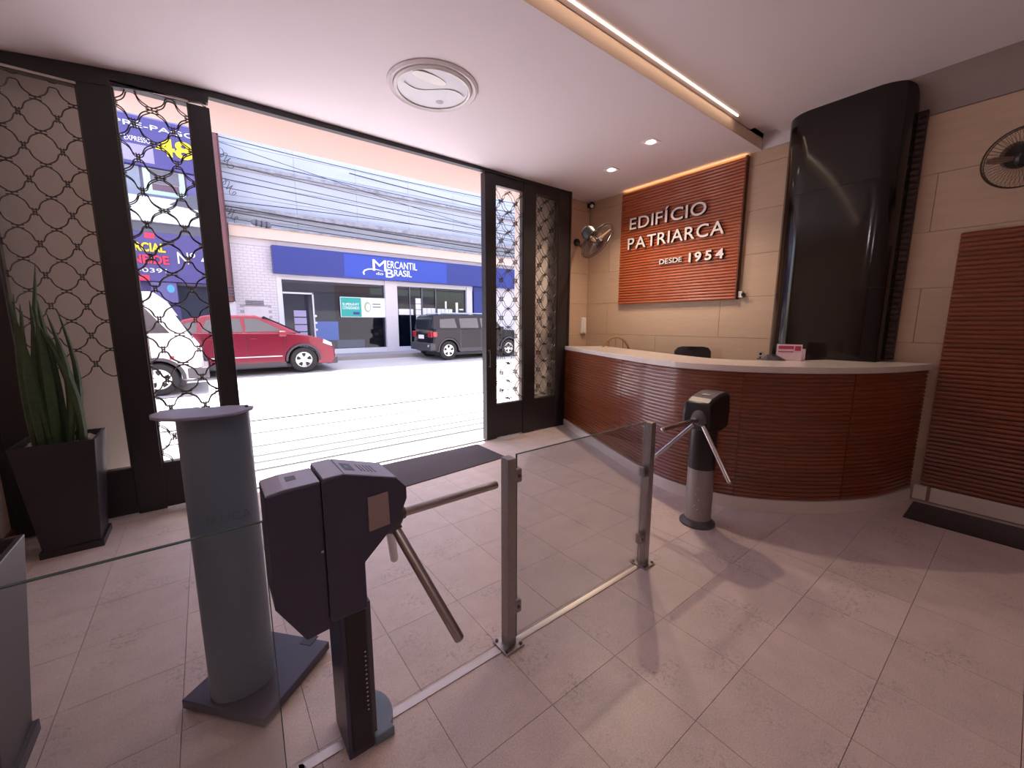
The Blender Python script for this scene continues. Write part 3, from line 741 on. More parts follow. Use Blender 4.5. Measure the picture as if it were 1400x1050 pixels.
# head : rounded wedge sloping down towards the passage
mb = MB(); rings = []
for x, zt_, zb_ in ((cx2-.155, .955, .845), (cx2-.135, 1.005, .80), (cx2-.07, 1.035, .78), (cx2+.06, 1.065, .78), (cx2+.15, 1.07, .80), (cx2+.165, 1.05, .82)):
    hw = .105 if x > cx2-.15 else .085
    rings.append([(x, cy2-hw, zb_), (x, cy2-hw-.006, (zb_+zt_)/2), (x, cy2-hw+.004, zt_-.012), (x, cy2-hw+.02, zt_), (x, cy2+hw-.02, zt_), (x, cy2+hw-.004, zt_-.012), (x, cy2+hw+.006, (zb_+zt_)/2), (x, cy2+hw, zb_)])
mb.loft(rings); mb.build('head', MATS['black_plastic'], t2, smooth=True, bevel=.006)
mb = MB(); mb.loft([[(x, cy2-.078, z), (x, cy2+.078, z), (x, cy2+.078, z+.004), (x, cy2-.078, z+.004)] for x, z in ((cx2-.12, 1.009), (cx2-.07, 1.034), (cx2+.06, 1.0645), (cx2+.14, 1.069))]); mb.build('lid', MATS['grey_plastic'], t2)
bx('lid_badge', (cx2-.02, cy2-.03, 1.053), (cx2+.015, cy2+.03, 1.0575), MATS['white_plastic'], t2)
mb = MB()
for a, b in ((.10, -.3), (.13, -.5), (.18, -.2), (.22, -.45), (.27, -.35)):
    mb.lathe([(.004, 0), (.004, .003)], (cx2+.098*math.sin(b-.9), cy2-.098*math.cos(b-.9), a+.05), (math.sin(b-.9), -math.cos(b-.9), 0), 6)
mb.build('column_rivets', MATS['white_plastic'], t2)
tripod(t2, (cx2-.135, cy2-.03, .885), -1, .50, .0165, 'chrome')

# ================================================================ TOTEM, PLANTERS, MATS
tt = thing('totem_stand', 'tall dark grey pedestal stand with curved tray on a square base', 'stand', (.0, 1.86, 0))
def ell(a, b, n=28, cx=0., cy=0., rot=0.): return [(cx+a*math.cos(t)*math.cos(rot)-b*math.sin(t)*math.sin(rot), cy+a*math.cos(t)*math.sin(rot)+b*math.sin(t)*math.cos(rot)) for t in [2*math.pi*k/n for k in range(n)]]
TX, TY = .002, 1.915
# body: half-round front, flat back
body = [(TX+.117*math.cos(t), TY+.085*math.sin(t)) for t in [math.pi+math.pi*k/16 for k in range(17)]]+[(TX+.117, TY+.06), (TX-.117, TY+.06)]
MB().prism(body, 'z', .05, 1.262).build('column', MATS['totem_metal'], tt, smooth=True)
tray = [(TX-.150, 1.80), (TX-.11, 1.765), (TX-.02, 1.745), (TX+.06, 1.755), (TX+.122, 1.83), (TX+.13, 1.86), (TX+.10, 1.90), (TX+.05, 1.93), (TX-.02, 1.93), (TX-.05, 1.955), (TX-.10, 1.975), (TX-.155, 1.96), (TX-.185, 1.90), (TX-.18, 1.85)]
MB().prism(tray, 'z', 1.262, 1.274).build('tray', MATS['totem_top'], tt, bevel=.004)
MB().lathe([(.006, 0), (.006, .006)], (TX+.105, 1.85, 1.274), n=8).build('tray_screw', MATS['black_plastic'], tt)
mb = MB(); mb.box((-.2, -.2, .012), (.2, .2, .052)); R_ = Matrix.Rotation(math.radians(41), 3, 'Z'); mb.v = [R_ @ v+Vector((.07, 1.955, 0)) for v in mb.v]; mb.build('base', MATS['turnstile_paint'], tt, bevel=.004)
mb = MB(); mb.box((-.03, -.16, .052), (.03, -.10, .0545)); mb.v = [Matrix.Rotation(math.radians(41), 3, 'Z') @ v+Vector((.19, 2.10, 0)) for v in mb.v]; mb.build('base_slot', MATS['black_plastic'], tt)
for sx in (-1, 1):
    for sy in (-1, 1):
        v = R_ @ Vector((sx*.17, sy*.17, 0))+Vector((.07, 1.955, 0)); MB().lathe([(.018, 0), (.018, .013)], v, n=10).build('foot', MATS['black_plastic'], tt)
mat('faint_print', (.155, .20, .265), .42)
lettering('faint_lettering', 'MAUCA', MATS['faint_print'], tt, (TX-.085, TY-.0868, .835), (1, 0, 0), (0, 0, 1), .17, .035, .0015, label='faint worn lettering across the column')

def planter(loc, label, group=None):
    x, y = loc; t = thing('planter', label, 'planter', (x, y, 0), group)
    rt_, rb_, H_ = .20, .135, .80
    def ringq(r, z): return [(x-r, y-r, z), (x+r, y-r, z), (x+r, y+r, z), (x-r, y+r, z)]
    mb = MB(); mb.loft([ringq(rb_, .0), ringq(rb_+.008, .0+.05), ringq(rt_, H_), ringq(rt_-.018, H_), ringq(rt_-.03, H_-.05)], cap=True); mb.build('pot', MATS['pot_black'], t, bevel=.004)
    mb = MB(); mb.loft([ringq(rb_+.022, 0), ringq(rb_+.022, .045), ringq(rb_+.004, .05)]); mb.build('plinth', MATS['pot_black'], t)
    mb = MB(); rnd = random.Random(3)
    for k in range(210):
        px_ = rnd.uniform(-.155, .155); py_ = rnd.uniform(-.155, .155); r = rnd.uniform(.012, .022); z = H_-.042+rnd.uniform(-.004, .012)
        a = rnd.uniform(0, 3); vs_ = []
        for dx, dy, dz in ((1, 0, 0), (0, 1, 0), (-1, 0, 0), (0, -1, 0), (0, 0, .7), (0, 0, -.7)):
            vs_.append((x+px_+(dx*math.cos(a)-dy*math.sin(a))*r, y+py_+(dx*math.sin(a)+dy*math.cos(a))*r*.8, z+dz*r))
        mb.add(vs_, [(0, 1, 4), (1, 2, 4), (2, 3, 4), (3, 0, 4), (1, 0, 5), (2, 1, 5), (3, 2, 5), (0, 3, 5)])
    o = mb.build('pebbles', MATS['pebble'], t, smooth=True); o['kind'] = 'stuff'
    return t
planter((-.868, 4.09), 'tall tapered black planter with white pebbles before the iron grille')
planter((-.815, 2.07), 'nearer tapered black planter with white pebbles at the left picture edge')
sv = thing('snake_plant', 'spear leaved green plant growing from the tall black planter', 'plant', (-.868, 4.09, .76))
spears = [(-.10, -.10, 52, 395, .040), (-.06, -.13, 22, 402, .034), (-.02, -.10, 45, 375, .045), (.02, -.12, 60, 418, .050), (.0, -.06, 75, 425, .034), (.05, -.10, 45, 445, .045), (.10, -.08, 38, 420, .032),
          (.13, -.05, 60, 455, .026), (-.12, -.04, 30, 440, .030), (.08, .0, 78, 428, .026), (-.05, .02, 50, 450, .04), (.04, .05, 66, 470, .03)]
targets = [(8, 398), (18, 402), (27, 415), (40, 410), (48, 360), (47, 418), (62, 425), (77, 422), (44, 432), (30, 425), (54, 440), (46, 395)]
bases = [(-.02, -.11), (-.10, -.08), (-.06, -.12), (-.04, -.05), (-.08, -.03), (.0, -.10), (.06, -.10), (.09, -.06), (.13, -.10), (-.11, .0), (.11, -.02), (.03, -.02)]
rad = [.020, .018, .020, .028, .022, .030, .022, .016, .024, .020, .022, .030]
mid = [.03, .05, 0, 0, 0, 0, .0, .0, .05, 0, .06, 0]
for (bx_, by_), (tx_, ty_), r in zip(bases, targets, rad):
    b = Vector((-.868+bx_, 4.09+by_, .745)); e = ony(tx_, ty_, 4.09+by_*1.2)
    pts = []; rr = []
    for k in range(9):
        s_ = k/8; p = b.lerp(e, s_); p.x += .05*math.sin(s_*math.pi)*(1 if bx_ > .05 else -.3 if bx_ < -.05 else .1); pts.append(p); rr.append(r*(.75+.5*math.sin(min(1, s_*1.4)*math.pi*.6))*(1-s_**2.2)+.0015)
    MB().tube(pts, rr, 7).build('spear_leaf', MATS['leaf_green'], sv, smooth=True)
mt_ = thing('entrance_mat', 'dark grey rubber doormat just inside the street opening', 'mat', (2.1, 3.98, 0))
MB().prism([(1.40, 3.60), (2.755, 3.715), (2.752, 4.352), (1.42, 4.335)], 'z', 0.0, .010).build('rubber', MATS['rubber_mat'], mt_, bevel=.003)

# ================================================================ CEILING FITTINGS
rd = thing('round_ceiling_light', 'large round unlit ceiling light with white frosted disc', 'ceiling light', (1.665, 3.235, 3.5))
c0 = (1.665, 3.235, 3.5)
MB().lathe([(.365, 0), (.365, -.008), (.345, -.022), (.325, -.012), (.318, -.010), (.318, 0)], c0, n=64).build('outer_ring', MATS['ceiling_paint'], rd, smooth=True)
MB().lathe([(.312, -.002), (.312, -.020), (.298, -.034), (.284, -.028), (.284, -.002)], c0, n=64).build('inner_ring', MATS['white_plastic'], rd, smooth=True)
MB().lathe([(.281, -.004), (.281, -.020), (.20, -.026), (.08, -.029), (.001, -.030)], c0, n=64).build('disc', MATS['acrylic'], rd, smooth=True)
MB().tube([(c0[0]+x, c0[1]+y, 3.5-.031+.0004*abs(x)*10) for x, y in [(-.24+.48*k/16, -.03+.09*math.sin(k/16*2*math.pi)*.6-.10*(k/16-.5)) for k in range(17)]], .0035, 6).build('raised_line', MATS['white_plastic'], rd)
MB().lathe([(.034, 0), (.034, .003)], (c0[0]+.12, c0[1]+.12, 3.4715), n=20).build('sensor_cap', mat('cap_grey', (.38, .37, .40), .5), rd)
MB().prism([(c0[0]-.10+.14*math.cos(a), c0[1]-.14+.055*math.sin(a)) for a in [2*math.pi*k/24 for k in range(24)]], 'z', 3.4700, 3.4735).build('raised_oval', MATS['white_plastic'], rd)
def downlight(x, y, z, label, grp=None):
    t = thing('downlight', label, 'ceiling light', (x, y, z), grp)
    mb = MB(); a, b = .075, .052
    for s_ in (-1, 1):
        mb.box((x-a, y+s_*(a+b)/2-(a-b)/2, z-.005), (x+a, y+s_*(a+b)/2+(a-b)/2, z)); mb.box((x+s_*(a+b)/2-(a-b)/2, y-b, z-.005), (x+s_*(a+b)/2+(a-b)/2, y+b, z))
    mb.build('trim', MATS['white_plastic'], t)
    MB().lathe([(.048, 0), (.040, -.004), (.001, -.006)], (x, y, z), n=24).build('lamp', MATS['lamp_face'], t, smooth=True)
    return t
downlight(*DOWN[0][:3], 'lit square downlight in front of the upper part of the sign')
downlight(*DOWN[1][:3], 'lit square downlight nearer the street end of the desk')
for k, (x, y, z, e) in enumerate(REAR_FILL):  # globes added around the unseen fill lamps
    t = thing('fill_globe', ('added globe fill lamp hanging unseen just behind the near turnstile', 'added globe fill lamp hanging unseen close to the rear lobby wall')[k], 'pendant lamp', (x, y, z), 'added fill globes of the rear lobby')
    MB().tube([(x, y, z), (x, y, z-.26)], .006, 6).build('stem', MATS['chrome'], t)
    MB().lathe([(.06, 0), (.06, -.02)], (x, y, z), n=20).build('canopy', MATS['chrome'], t)
    g = MB().lathe([(.001, -.58), (.08, -.565), (.14, -.50), (.16, -.42), (.14, -.34), (.08, -.275), (.03, -.26)], (x, y, z), n=24).build('globe', MATS['fill_globe_glass'], t, smooth=True)
    nt = g.data.materials[0].node_tree
# glass of the added globes lets the fill lamp inside shine out: a translucent, mostly clear shell
gm = MATS['fill_globe_glass'].node_tree; b = gm.nodes['Principled BSDF']; b.inputs['Alpha'].default_value = .25

# ================================================================ WALL FITTINGS : fans, camera, sockets
def wall_fan(center, normal, radius, wall_pt, label):
    c = Vector(center); n_ = Vector(normal).normalized(); t = thing('wall_fan', label, 'fan', wall_pt)
    a = Vector((0, 0, 1)); u = n_.cross(a).normalized(); w_ = n_.cross(u)
    m = MATS['fan_metal']
    def circ(r, h, k=40): return [c+n_*h+(u*math.cos(2*math.pi*i/k)+w_*math.sin(2*math.pi*i/k))*r for i in range(k+1)]
    MB().tube(circ(radius, 0), .0055, 6, cap=False).build('guard_ring', m, t, smooth=True)
    MB().tube(circ(radius*.97, .03), .004, 5, cap=False).build('guard_ring', m, t, smooth=True)
    for nm, sgn in (('front_guard', 1), ('rear_guard', -1)):
        mb = MB()
        for i in range(48):
            th = 2*math.pi*i/48; d = u*math.cos(th)+w_*math.sin(th)
            mb.tube([c+d*radius*r_+n_*sgn*h for r_, h in ((.18, .075), (.55, .065), (.85, .035), (1, 0))], .0013, 3)
        mb.build(nm, m, t)
    for k in range(3):
        th0 = 2*math.pi*k/3; mb = MB(); rings = []
        for r_, wd, tw in ((.16, .05, .5), (.4, .10, .42), (.7, .13, .33), (.88, .09, .28)):
            rr = []
            for s_ in (-1, 1):
                a_ = th0+s_*wd/r_/2*.32/radius*1.0; d = u*math.cos(a_)+w_*math.sin(a_); rr += [c+d*radius*r_+n_*(s_*tw*.05+.002), c+d*radius*r_+n_*(s_*tw*.05-.002)]
            rings.append([rr[0], rr[1], rr[3], rr[2]])
        mb.loft(rings); mb.build('blade', MATS['fan_blade'], t, smooth=True)
    MB().lathe([(.055, .03), (.055, .07), (.04, .085), (.001, .088)], c, n_, 24).build('hub_cap', MATS['black_plastic'], t, smooth=True)
    MB().lathe([(.03, .005), (.03, -.06), (.085, -.075), (.09, -.16), (.07, -.21), (.001, -.225)], c, n_, 24).build('motor', MATS['black_plastic'], t, smooth=True)
    MB().lathe([(.05, -.2255), (.05, -.229), (.001, -.23)], c, n_, 6).build('motor_badge', MATS['white_plastic'], t)
    back = c-n_*.14; wpt = Vector(wall_pt)
    kne = Vector(((back.x+wpt.x)/2, (back.y+wpt.y)/2, min(back.z, wpt.z)-.04))
    MB().tube([wpt, kne, back], .018, 8).build('bracket', m, t, smooth=True)
    dirw = Vector((0, 1, 0)) if abs(wpt.y-YF) < .03 else Vector((1, 0, 0))
    MB().lathe([(.055, -.03), (.055, 0)], wpt, dirw, 16).build('wall_plate', MATS['black_plastic'], t)
    return t
cc = CAM+ray(816, 329)*4.98
n1 = (rt*.52-up*.62-fw*.26)
wall_fan(tuple(cc), tuple(n1), .245, (4.80, YF, 2.86), 'dark wall fan in the corner beside the slatted sign')
c2_ = Vector((4.90, .20, 2.90))
n2 = Vector((-.85, -.25, -.35))
c2_ = CAM+ray(1400, 214)*(4.80/ray(1400, 214).x)
wall_fan(tuple(c2_), tuple(n2), .205, (XR, .12, 2.80), 'wall fan high above the tall slatted wood panel')
cv_ = thing('security_camera', 'small dark dome camera in the ceiling corner above the fan', 'camera', (5.02, 4.53, 3.46))
pc = Vector((5.055, 4.50, 3.44))
bx('mount', (5.03, 4.54, 3.42), (XR, YF, 3.475), MATS['black_plastic'], cv_, bevel=.006)
MB().lathe([(.001, .06), (.035, .05), (.048, .01), (.048, -.05), (.001, -.06)], (5.035, 4.51, 3.435), (-.6, -.6, -.35), 20).build('housing', MATS['black_plastic'], cv_, smooth=True)
MB().lathe([(.026, .058), (.026, .066), (.001, .068)], (5.035, 4.51, 3.435), (-.6, -.6, -.35), 16).build('lens', MATS['chrome'], cv_, smooth=True)
ip = thing('wall_intercom', 'white wall phone on the beige strip above the desk corner', 'intercom', (5.0, 4.59, 1.56))
bx('body', (4.945, 4.555, 1.43), (5.04, YF, 1.69), MATS['white_plastic'], ip, bevel=.008)
bx('handset', (4.955, 4.53, 1.45), (4.985, 4.555, 1.67), MATS['white_plastic'], ip, bevel=.008)
sk_ = thing('plug_socket', 'small white plug adapter at the lower right corner of the sign', 'socket', (5.05, 2.2, 1.94))
bx('body', (5.065, 2.165, 1.90), (XR, 2.212, 1.975), MATS['white_plastic'], sk_, bevel=.004)
MB().lathe([(.022, 0), (.020, .04)], (5.075, 2.150, 1.935), (-1, -.2, 0), 12).build('plug', MATS['black_plastic'], sk_)

# ================================================================ STREET
SL = .033
def gz(y): return max(0, SL*(y-5.2))
rdm = struct('street', 'sunlit street and pavement outside')
mb = MB(); yy_ = [7.4, 8.86, 8.92, 10.05, 10.13, 13, 14.6]; mb.add([(x, y, gz(y)-.005) for y in yy_ for x in (-30, 45)], [(2*i, 2*i+1, 2*i+3, 2*i+2) for i in (0, 2, 4, 5)]); mb.build('road', MATS['asphalt'], rdm)
mb = MB(); [mb.add([(x, y, gz(y)-.03) for y in (a, b) for x in (-30, 45)], [(0, 1, 3, 2)]) for a, b in ((8.8, 9), (10, 10.2))]; mb.build('road_groove', MATS['pavement_groove'], rdm)
bx('subgrade', (-30, 4.8, -.3), (45, 20, -.1), MATS['curb'], rdm)
ye = [4.83, 5.02, 5.30, 5.55, 5.95, 6.6, 7.35]
for a, b in zip(ye[:-1], ye[1:]):
    x = -6.
    while x < 14:
        w_ = 1.15
        MB().add([(x, a+.04, gz(a)-.004), (x+w_-.008, a+.04, gz(a)-.004), (x+w_-.008, b-.04, gz(b)-.004), (x, b-.04, gz(b)-.004), (x, a+.04, -.1), (x+w_-.008, a+.04, -.1), (x+w_-.008, b-.04, -.1), (x, b-.04, -.1)], [(0, 1, 2, 3), (0, 4, 5, 1), (1, 5, 6, 2), (2, 6, 7, 3), (3, 7, 4, 0)]).build('paving_slab', MATS['pavement'], rdm)
        x += w_
mb = MB(); mb.add([(-30, 4.83, -.02), (45, 4.83, -.02), (45, 7.42, .055), (-30, 7.42, .055)], [(0, 1, 2, 3)]); mb.build('slab_bed', MATS['pavement_groove'], rdm)
cu = struct('kerb', 'far pavement and kerb in front of the bank')
bx('kerb_stone', (-30, 14.6, .1), (45, 14.75, .43), MATS['curb'], cu)
bx('far_pavement', (-30, 14.75, .1), (45, 16.3, .44), mat('far_pave', (.33, .31, .33), .8), cu)
# own building above the entrance
ub = struct('wall_upper', 'upper storeys of the own building over the entrance')
bx('wall_core', (-16, 4.62, 3.96), (20, 5.28, 9.5), MATS['outer_wall'], ub)
bx('side_wall', (XR+.2, 4.62, -.1), (14, 5.0, 3.5), MATS['outer_wall'], ub); bx('side_wall', (-12, 4.62, -.1), (XL-.2, 5.0, 3.5), MATS['outer_wall'], ub)
# ---- bank
BYY = 16.2
bk = thing('bank_building', 'pale tiled bank building across the street with a blue sign band', 'building', (6, BYY, .4))
BX0, BX1, BH = .92, 24., 15.5
mb = MB(); mb.box((BX0, BYY, .3), (2.28, BYY+.3, 4.4)); mb.box((BX0, BYY+.35, 4.35), (BX1, BYY+6, BH)); mb.box((10.25, BYY, .3), (BX1, BYY+.3, 4.4)); mb.build('wall', MATS['bank_wall'], bk)
bx('roof', (BX0, BYY+.2, BH), (BX1, BYY+6, BH+.2), MATS['bank_wall'], bk)
bx('tile_bed', (BX0, BYY-.006, .44), (2.27, BYY-.0, 4.15), MATS['tile_joint'], bk)
mb = MB(); tz = .46; r_ = 0
while tz < 4.1:
    x = BX0+(0 if r_ % 2 else -.11)
    while x < 2.27:
        a, b = max(x, BX0), min(x+.215, 2.27)
        if b-a > .02 and not (1.12 < (a+b)/2 < 1.86 and tz < 2.15): mb.box((a, BYY-.012, tz), (b, BYY, tz+.082))
        x += .225
    tz += .092; r_ += 1
o = mb.build('wall_tiles', MATS['bank_tile'], bk); o['kind'] = 'stuff'
bx('service_panel', (1.14, BYY-.02, .5), (1.84, BYY, 2.14), MATS['bank_tile'], bk)
mb = MB()
for k in range(5): mb.box((1.19, BYY-.03, 2.19+k*.033), (1.72, BYY-.014, 2.212+k*.033))
mb.build('vent_slats', MATS['window_grey'], bk)
bx('door_bell', (2.02, BYY-.05, 1.45), (2.12, BYY-.01, 1.62), MATS['black_plastic'], bk)
# upper facade: long tiles rows between ledges
mb = MB(); z = 4.75
zs = [4.74, 5.02, 5.30, 5.72, 6.14, 6.54, 6.86, 7.3, 7.74, 8.2, 8.7]
for a, b in zip(zs[:-1], zs[1:]):
    x = BX0
    while x < 16:
        bx('facade_panel', (x+.004, BYY+.31, a+.006), (min(x+2.1, 16)-.004, BYY+.35, b-.006), MATS['bank_panel'], bk); x += 2.1
for z0, z1, pr in ((4.36, 4.70, .0), ): bx('band', (BX0, BYY-.18, z0), (16, BYY+.34, z1), MATS['peach_band'], bk)
bx('ledge', (BX0, BYY-.24, 4.70), (16, BYY+.34, 4.76), MATS['grime'], bk)
bx('ledge', (BX0, BYY+.02, 5.22), (16, BYY+.34, 5.36), MATS['grime'], bk)
bx('ledge', (BX0, BYY+.14, 6.60), (16, BYY+.34, 6.70), MATS['grime'], bk)
# sign band
bx('sign_box', (2.06, BYY-.30, 3.27), (12.6, BYY+.0, 4.18), MATS['bank_blue'], bk)
bx('sign_light_panel', (4.35, BYY-.306, 3.30), (8.6, BYY-.30, 4.12), MATS['bank_blue_light'], bk)
for s_, x0, x1, z0, z1, nm in (('M', 5.40, 5.93, 3.60, 4.02, 0), ('ERCANTIL', 5.98, 7.22, 3.74, 4.02, 0), ('do', 5.52, 5.80, 3.45, 3.56, 0), ('B', 5.90, 6.22, 3.38, 3.70, 0), ('RASIL', 6.24, 6.98, 3.45, 3.70, 0)):
    lettering('sign_letters', s_, MATS['white_letter'], bk, (x0, BYY-.31, z0), (1, 0, 0), (0, 0, 1), x1-x0, z1-z0, .02, off=.006 if s_ in ('B', 'RASIL') else 0)
pts = [(5.06, 3.42), (5.03, 3.50), (5.08, 3.58), (5.22, 3.64), (5.42, 3.66), (5.62, 3.64), (5.80, 3.60)]
MB().tube([(x, BYY-.32, z) for x, z in pts], [.028, .034, .03, .026, .02, .014, .006], 6).build('sign_swoosh', MATS['white_letter'], bk)
# shop front
bx('plinth', (2.28, BYY-.05, .44), (10.25, BYY+.25, .62), MATS['frame_white'], bk)
bx('lintel', (2.28, BYY, 3.10), (10.25, BYY+.3, 4.4), MATS['frame_white'], bk)
bx('pilaster', (5.93, BYY-.08, .44), (6.43, BYY+.3, 3.27), MATS['bank_tile'], bk)
bx('pilaster', (2.14, BYY-.04, .44), (2.30, BYY+.3, 3.27), MATS['frame_white'], bk)
bx('pilaster', (9.75, BYY-.04, .44), (10.05, BYY+.3, 3.27), MATS['frame_white'], bk)
bx('pilaster', (10.1, BYY-.10, .44), (10.6, BYY+.0, 3.27), MATS['bank_blue'], bk)
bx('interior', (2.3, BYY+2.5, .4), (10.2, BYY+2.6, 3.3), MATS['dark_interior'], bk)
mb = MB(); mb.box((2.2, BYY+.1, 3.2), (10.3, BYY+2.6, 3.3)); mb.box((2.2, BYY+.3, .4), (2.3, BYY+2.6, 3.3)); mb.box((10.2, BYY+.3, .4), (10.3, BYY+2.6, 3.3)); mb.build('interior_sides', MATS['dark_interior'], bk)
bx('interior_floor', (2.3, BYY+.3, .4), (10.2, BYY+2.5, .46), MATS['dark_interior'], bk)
bx('grey_wall', (2.30, BYY+.12, .6), (4.05, BYY+.2, 3.12), MATS['grey_door'], bk)
w1 = bx('shop_window', (2.32, BYY+.08, .62), (5.93, BYY+.095, 3.12), MATS['shop_glass'], bk)
w2 = bx('shop_window', (6.43, BYY+.08, .62), (9.75, BYY+.095, 3.12), MATS['shop_glass'], bk)
mb = MB(); mb.box((2.32, BYY+.02, 2.62), (3.30, BYY+.07, 2.68)); mb.box((3.25, BYY+.02, .62), (3.30, BYY+.07, 2.68)); mb.build('door_frame', MATS['frame_white'], bk)
mb = MB(); [mb.lathe([(.045, 0), (.045, .03)], (3.32, BYY+.02, z), (0, -1, 0), 10) for z in (1.85, 1.6, 1.35)]; mb.build('door_lock', MATS['frame_white'], bk)
for k in range(5): bx('notice', (2.62, BYY+.055, .78+k*.26), (3.02, BYY+.065, 1.0+k*.26), MATS['shop_lilac'], bk)
bx('blue_decal', (3.32, BYY+.055, .95), (4.1, BYY+.065, 1.65), mat('decal_blue', (.10, .16, .42), .5), bk)
for x in (7.0, 7.55, 8.2): bx('mullion', (x, BYY+.02, .62), (x+.03, BYY+.07, 3.12), MATS['window_grey'], bk)
bx('bench', (4.1, BYY+.5, .62), (5.2, BYY+1.0, .92), MATS['frame_white'], bk)
ba = thing('window_banner', 'teal and white banner in the bank window left of the white pilaster', 'banner', (5.05, BYY, 2.2))
bx('cloth', (4.20, BYY-.012, 1.82), (5.93, BYY+.004, 2.58), MATS['banner_white'], ba)
bx('teal_half', (4.22, BYY-.016, 1.84), (4.98, BYY-.012, 2.56), MATS['teal'], ba)
lettering('banner_text', 'SUPERÁVIT', MATS['white_letter'], ba, (4.28, BYY-.017, 2.26), (1, 0, 0), (0, 0, 1), .62, .12, .003)
lettering('banner_text', 'CONSIGNADO', MATS['white_letter'], ba, (4.28, BYY-.017, 2.12), (1, 0, 0), (0, 0, 1), .62, .11, .003)
bx('button', (4.66, BYY-.018, 1.92), (4.90, BYY-.016, 2.02), MATS['bank_blue'], ba)
MB().prism(ell(.13, .20, 20, 5.22, 2.22), 'y', BYY-.016, BYY-.012).build('printed_spot', mat('printed_green', (.35, .48, .28), .6), ba)
MB().prism(ell(.085, .14, 20, 5.24, 2.21), 'y', BYY-.018, BYY-.016).build('printed_spot', MATS['banner_white'], ba)
for k in range(2): bx('printed_line', (5.42, BYY-.015, 2.20+k*.11), (5.74, BYY-.012, 2.25+k*.11), mat('print_grey', (.25, .27, .28), .6), ba)
pl = [(6.52, 7.16, 1.94, 2.18), (7.28, 7.52, 2.42, 2.64), (7.28, 7.52, 2.18, 2.40), (7.28, 7.52, 1.94, 2.16), (7.29, 7.53, 1.72, 1.92)]+[(7.60+.21*k, 7.79+.21*k, 1.96, 2.24) for k in range(3)]+[(8.30+.19*k, 8.47+.19*k, 1.98, 2.22) for k in range(4)]+[(8.68, 8.76, 2.24, 2.56), (9.22, 9.34, 2.0, 2.52), (9.40, 9.62, 2.18, 2.24)]
pn = ['white strip notice across the lower left of the right bank window', 'topmost sheet of the white paper column in the bank window', 'second sheet down of the white paper column in the bank window', 'third sheet down of the white paper column in the bank window', 'lowest sheet of the white paper column in the bank window',
      'first of the three sheets right of the paper column in the bank window', 'middle of the three sheets right of the paper column in the bank window', 'last of the three sheets right of the paper column in the bank window',
      'first of four white sheets above the black car roof', 'second of four white sheets above the black car roof', 'third of four white sheets above the black car roof', 'last of four white sheets above the black car roof',
      'narrow upright slip above the four white window sheets', 'tall narrow slip near the right end of the bank window', 'thin level slip at the right end of the bank window']
for (a, b, c, d), lab in zip(pl, pn):
    tag(bx('paper_notice', (a, BYY+.055, c), (b, BYY+.075, d), MATS['paper']), lab, 'paper', 'papers stuck in the right bank window')
# ---- left shop
sh = thing('corner_shop', 'purple and white shop front left of the bank with yellow price letters', 'building', (-2, BYY, .4))
bx('wall', (-12, BYY+.05, .3), (.86, BYY+4, 14.), MATS['shop_lilac'], sh)
bx('upper_sign', (-9, BYY-.2, 6.02), (.59, BYY+.05, 7.30), MATS['shop_purple'], sh)
lettering('sign_letters', 'PRÉ-PAGO', MATS['white_letter'], sh, (-1.45, BYY-.21, 7.0), (1, 0, 0), (0, 0, 1), 1.8, .17, .01)
lettering('sign_letters', '489', MATS['yellow_letter'], sh, (-.62, BYY-.21, 6.36), (1, 0, 0), (0, 0, 1), 1.25, .50, .02, off=.03)
lettering('sign_letters', 'FOTO EXPRESSO', MATS['white_letter'], sh, (-1.62, BYY-.21, 6.62), (1, 0, 0), (0, 0, 1), .9, .13, .01)
bx('lilac_panel', (-2.5, BYY-.205, 6.10), (-.68, BYY-.2, 6.55), MATS['shop_lilac'], sh)
bx('window_surround', (-.98, BYY-.06, 5.30), (-.05, BYY+.05, 6.0), MATS['pale_green'], sh)
w = bx('window', (-.82, BYY-.08, 5.62), (-.18, BYY-.06, 5.98), MATS['window_grey'], sh)
w = bx('window', (-.80, BYY-.08, 5.42), (-.20, BYY-.06, 5.60), mat('window_mauve', (.16, .10, .14), .6), sh)
bx('window', (-2.6, BYY-.08, 4.95), (-1.05, BYY-.02, 6.0), mat('window_bluegrey', (.26, .30, .38), .4), sh)
bx('side_sign', (.0, BYY-.10, 5.1), (.59, BYY-.0, 6.0), mat('side_purple', (.15, .14, .36), .5), sh)
bx('slab_band', (-9, BYY-.5, 4.45), (.59, BYY+.05, 5.12), MATS['awning_white'], sh)
MB().prism([(-.45, 4.97), (.55, 4.90), (.58, 5.05), (.1, 5.35)], 'y', BYY-.56, BYY-.5).build('slate_canopy', MATS['slate'], sh)
bx('lower_sign', (-9, BYY-.35, 2.80), (.55, BYY+.05, 4.44), MATS['shop_purple'], sh)
bx('sign_top_strip', (-9, BYY-.36, 4.18), (.55, BYY-.35, 4.44), MATS['slate'], sh)
lettering('sign_letters', 'COMERCIAL', MATS['yellow_letter'], sh, (-2.05, BYY-.37, 3.62), (1, 0, 0), (0, 0, 1), 1.38, .25, .02, off=.03)
lettering('sign_letters', 'A & NEIDE', MATS['red_letter'], sh, (-2.0, BYY-.37, 3.28), (1, 0, 0), (0, 0, 1), 1.38, .25, .02, off=.03)
lettering('sign_letters', '2115-0391', MATS['white_letter'], sh, (-1.95, BYY-.37, 3.04), (1, 0, 0), (0, 0, 1), 1.25, .12, .01)
lettering('sign_letters', 'Nº 4', MATS['white_letter'], sh, (-.42, BYY-.37, 3.34), (1, 0, 0), (0, 0, 1), .74, .34, .02)
bx('red_panel', (-1.1, BYY-.36, 4.0), (-.88, BYY-.35, 4.15), MATS['red_letter'], sh)
bx('red_panel', (-2.2, BYY-.36, 2.80), (-1.1, BYY-.35, 2.96), MATS['red_letter'], sh)
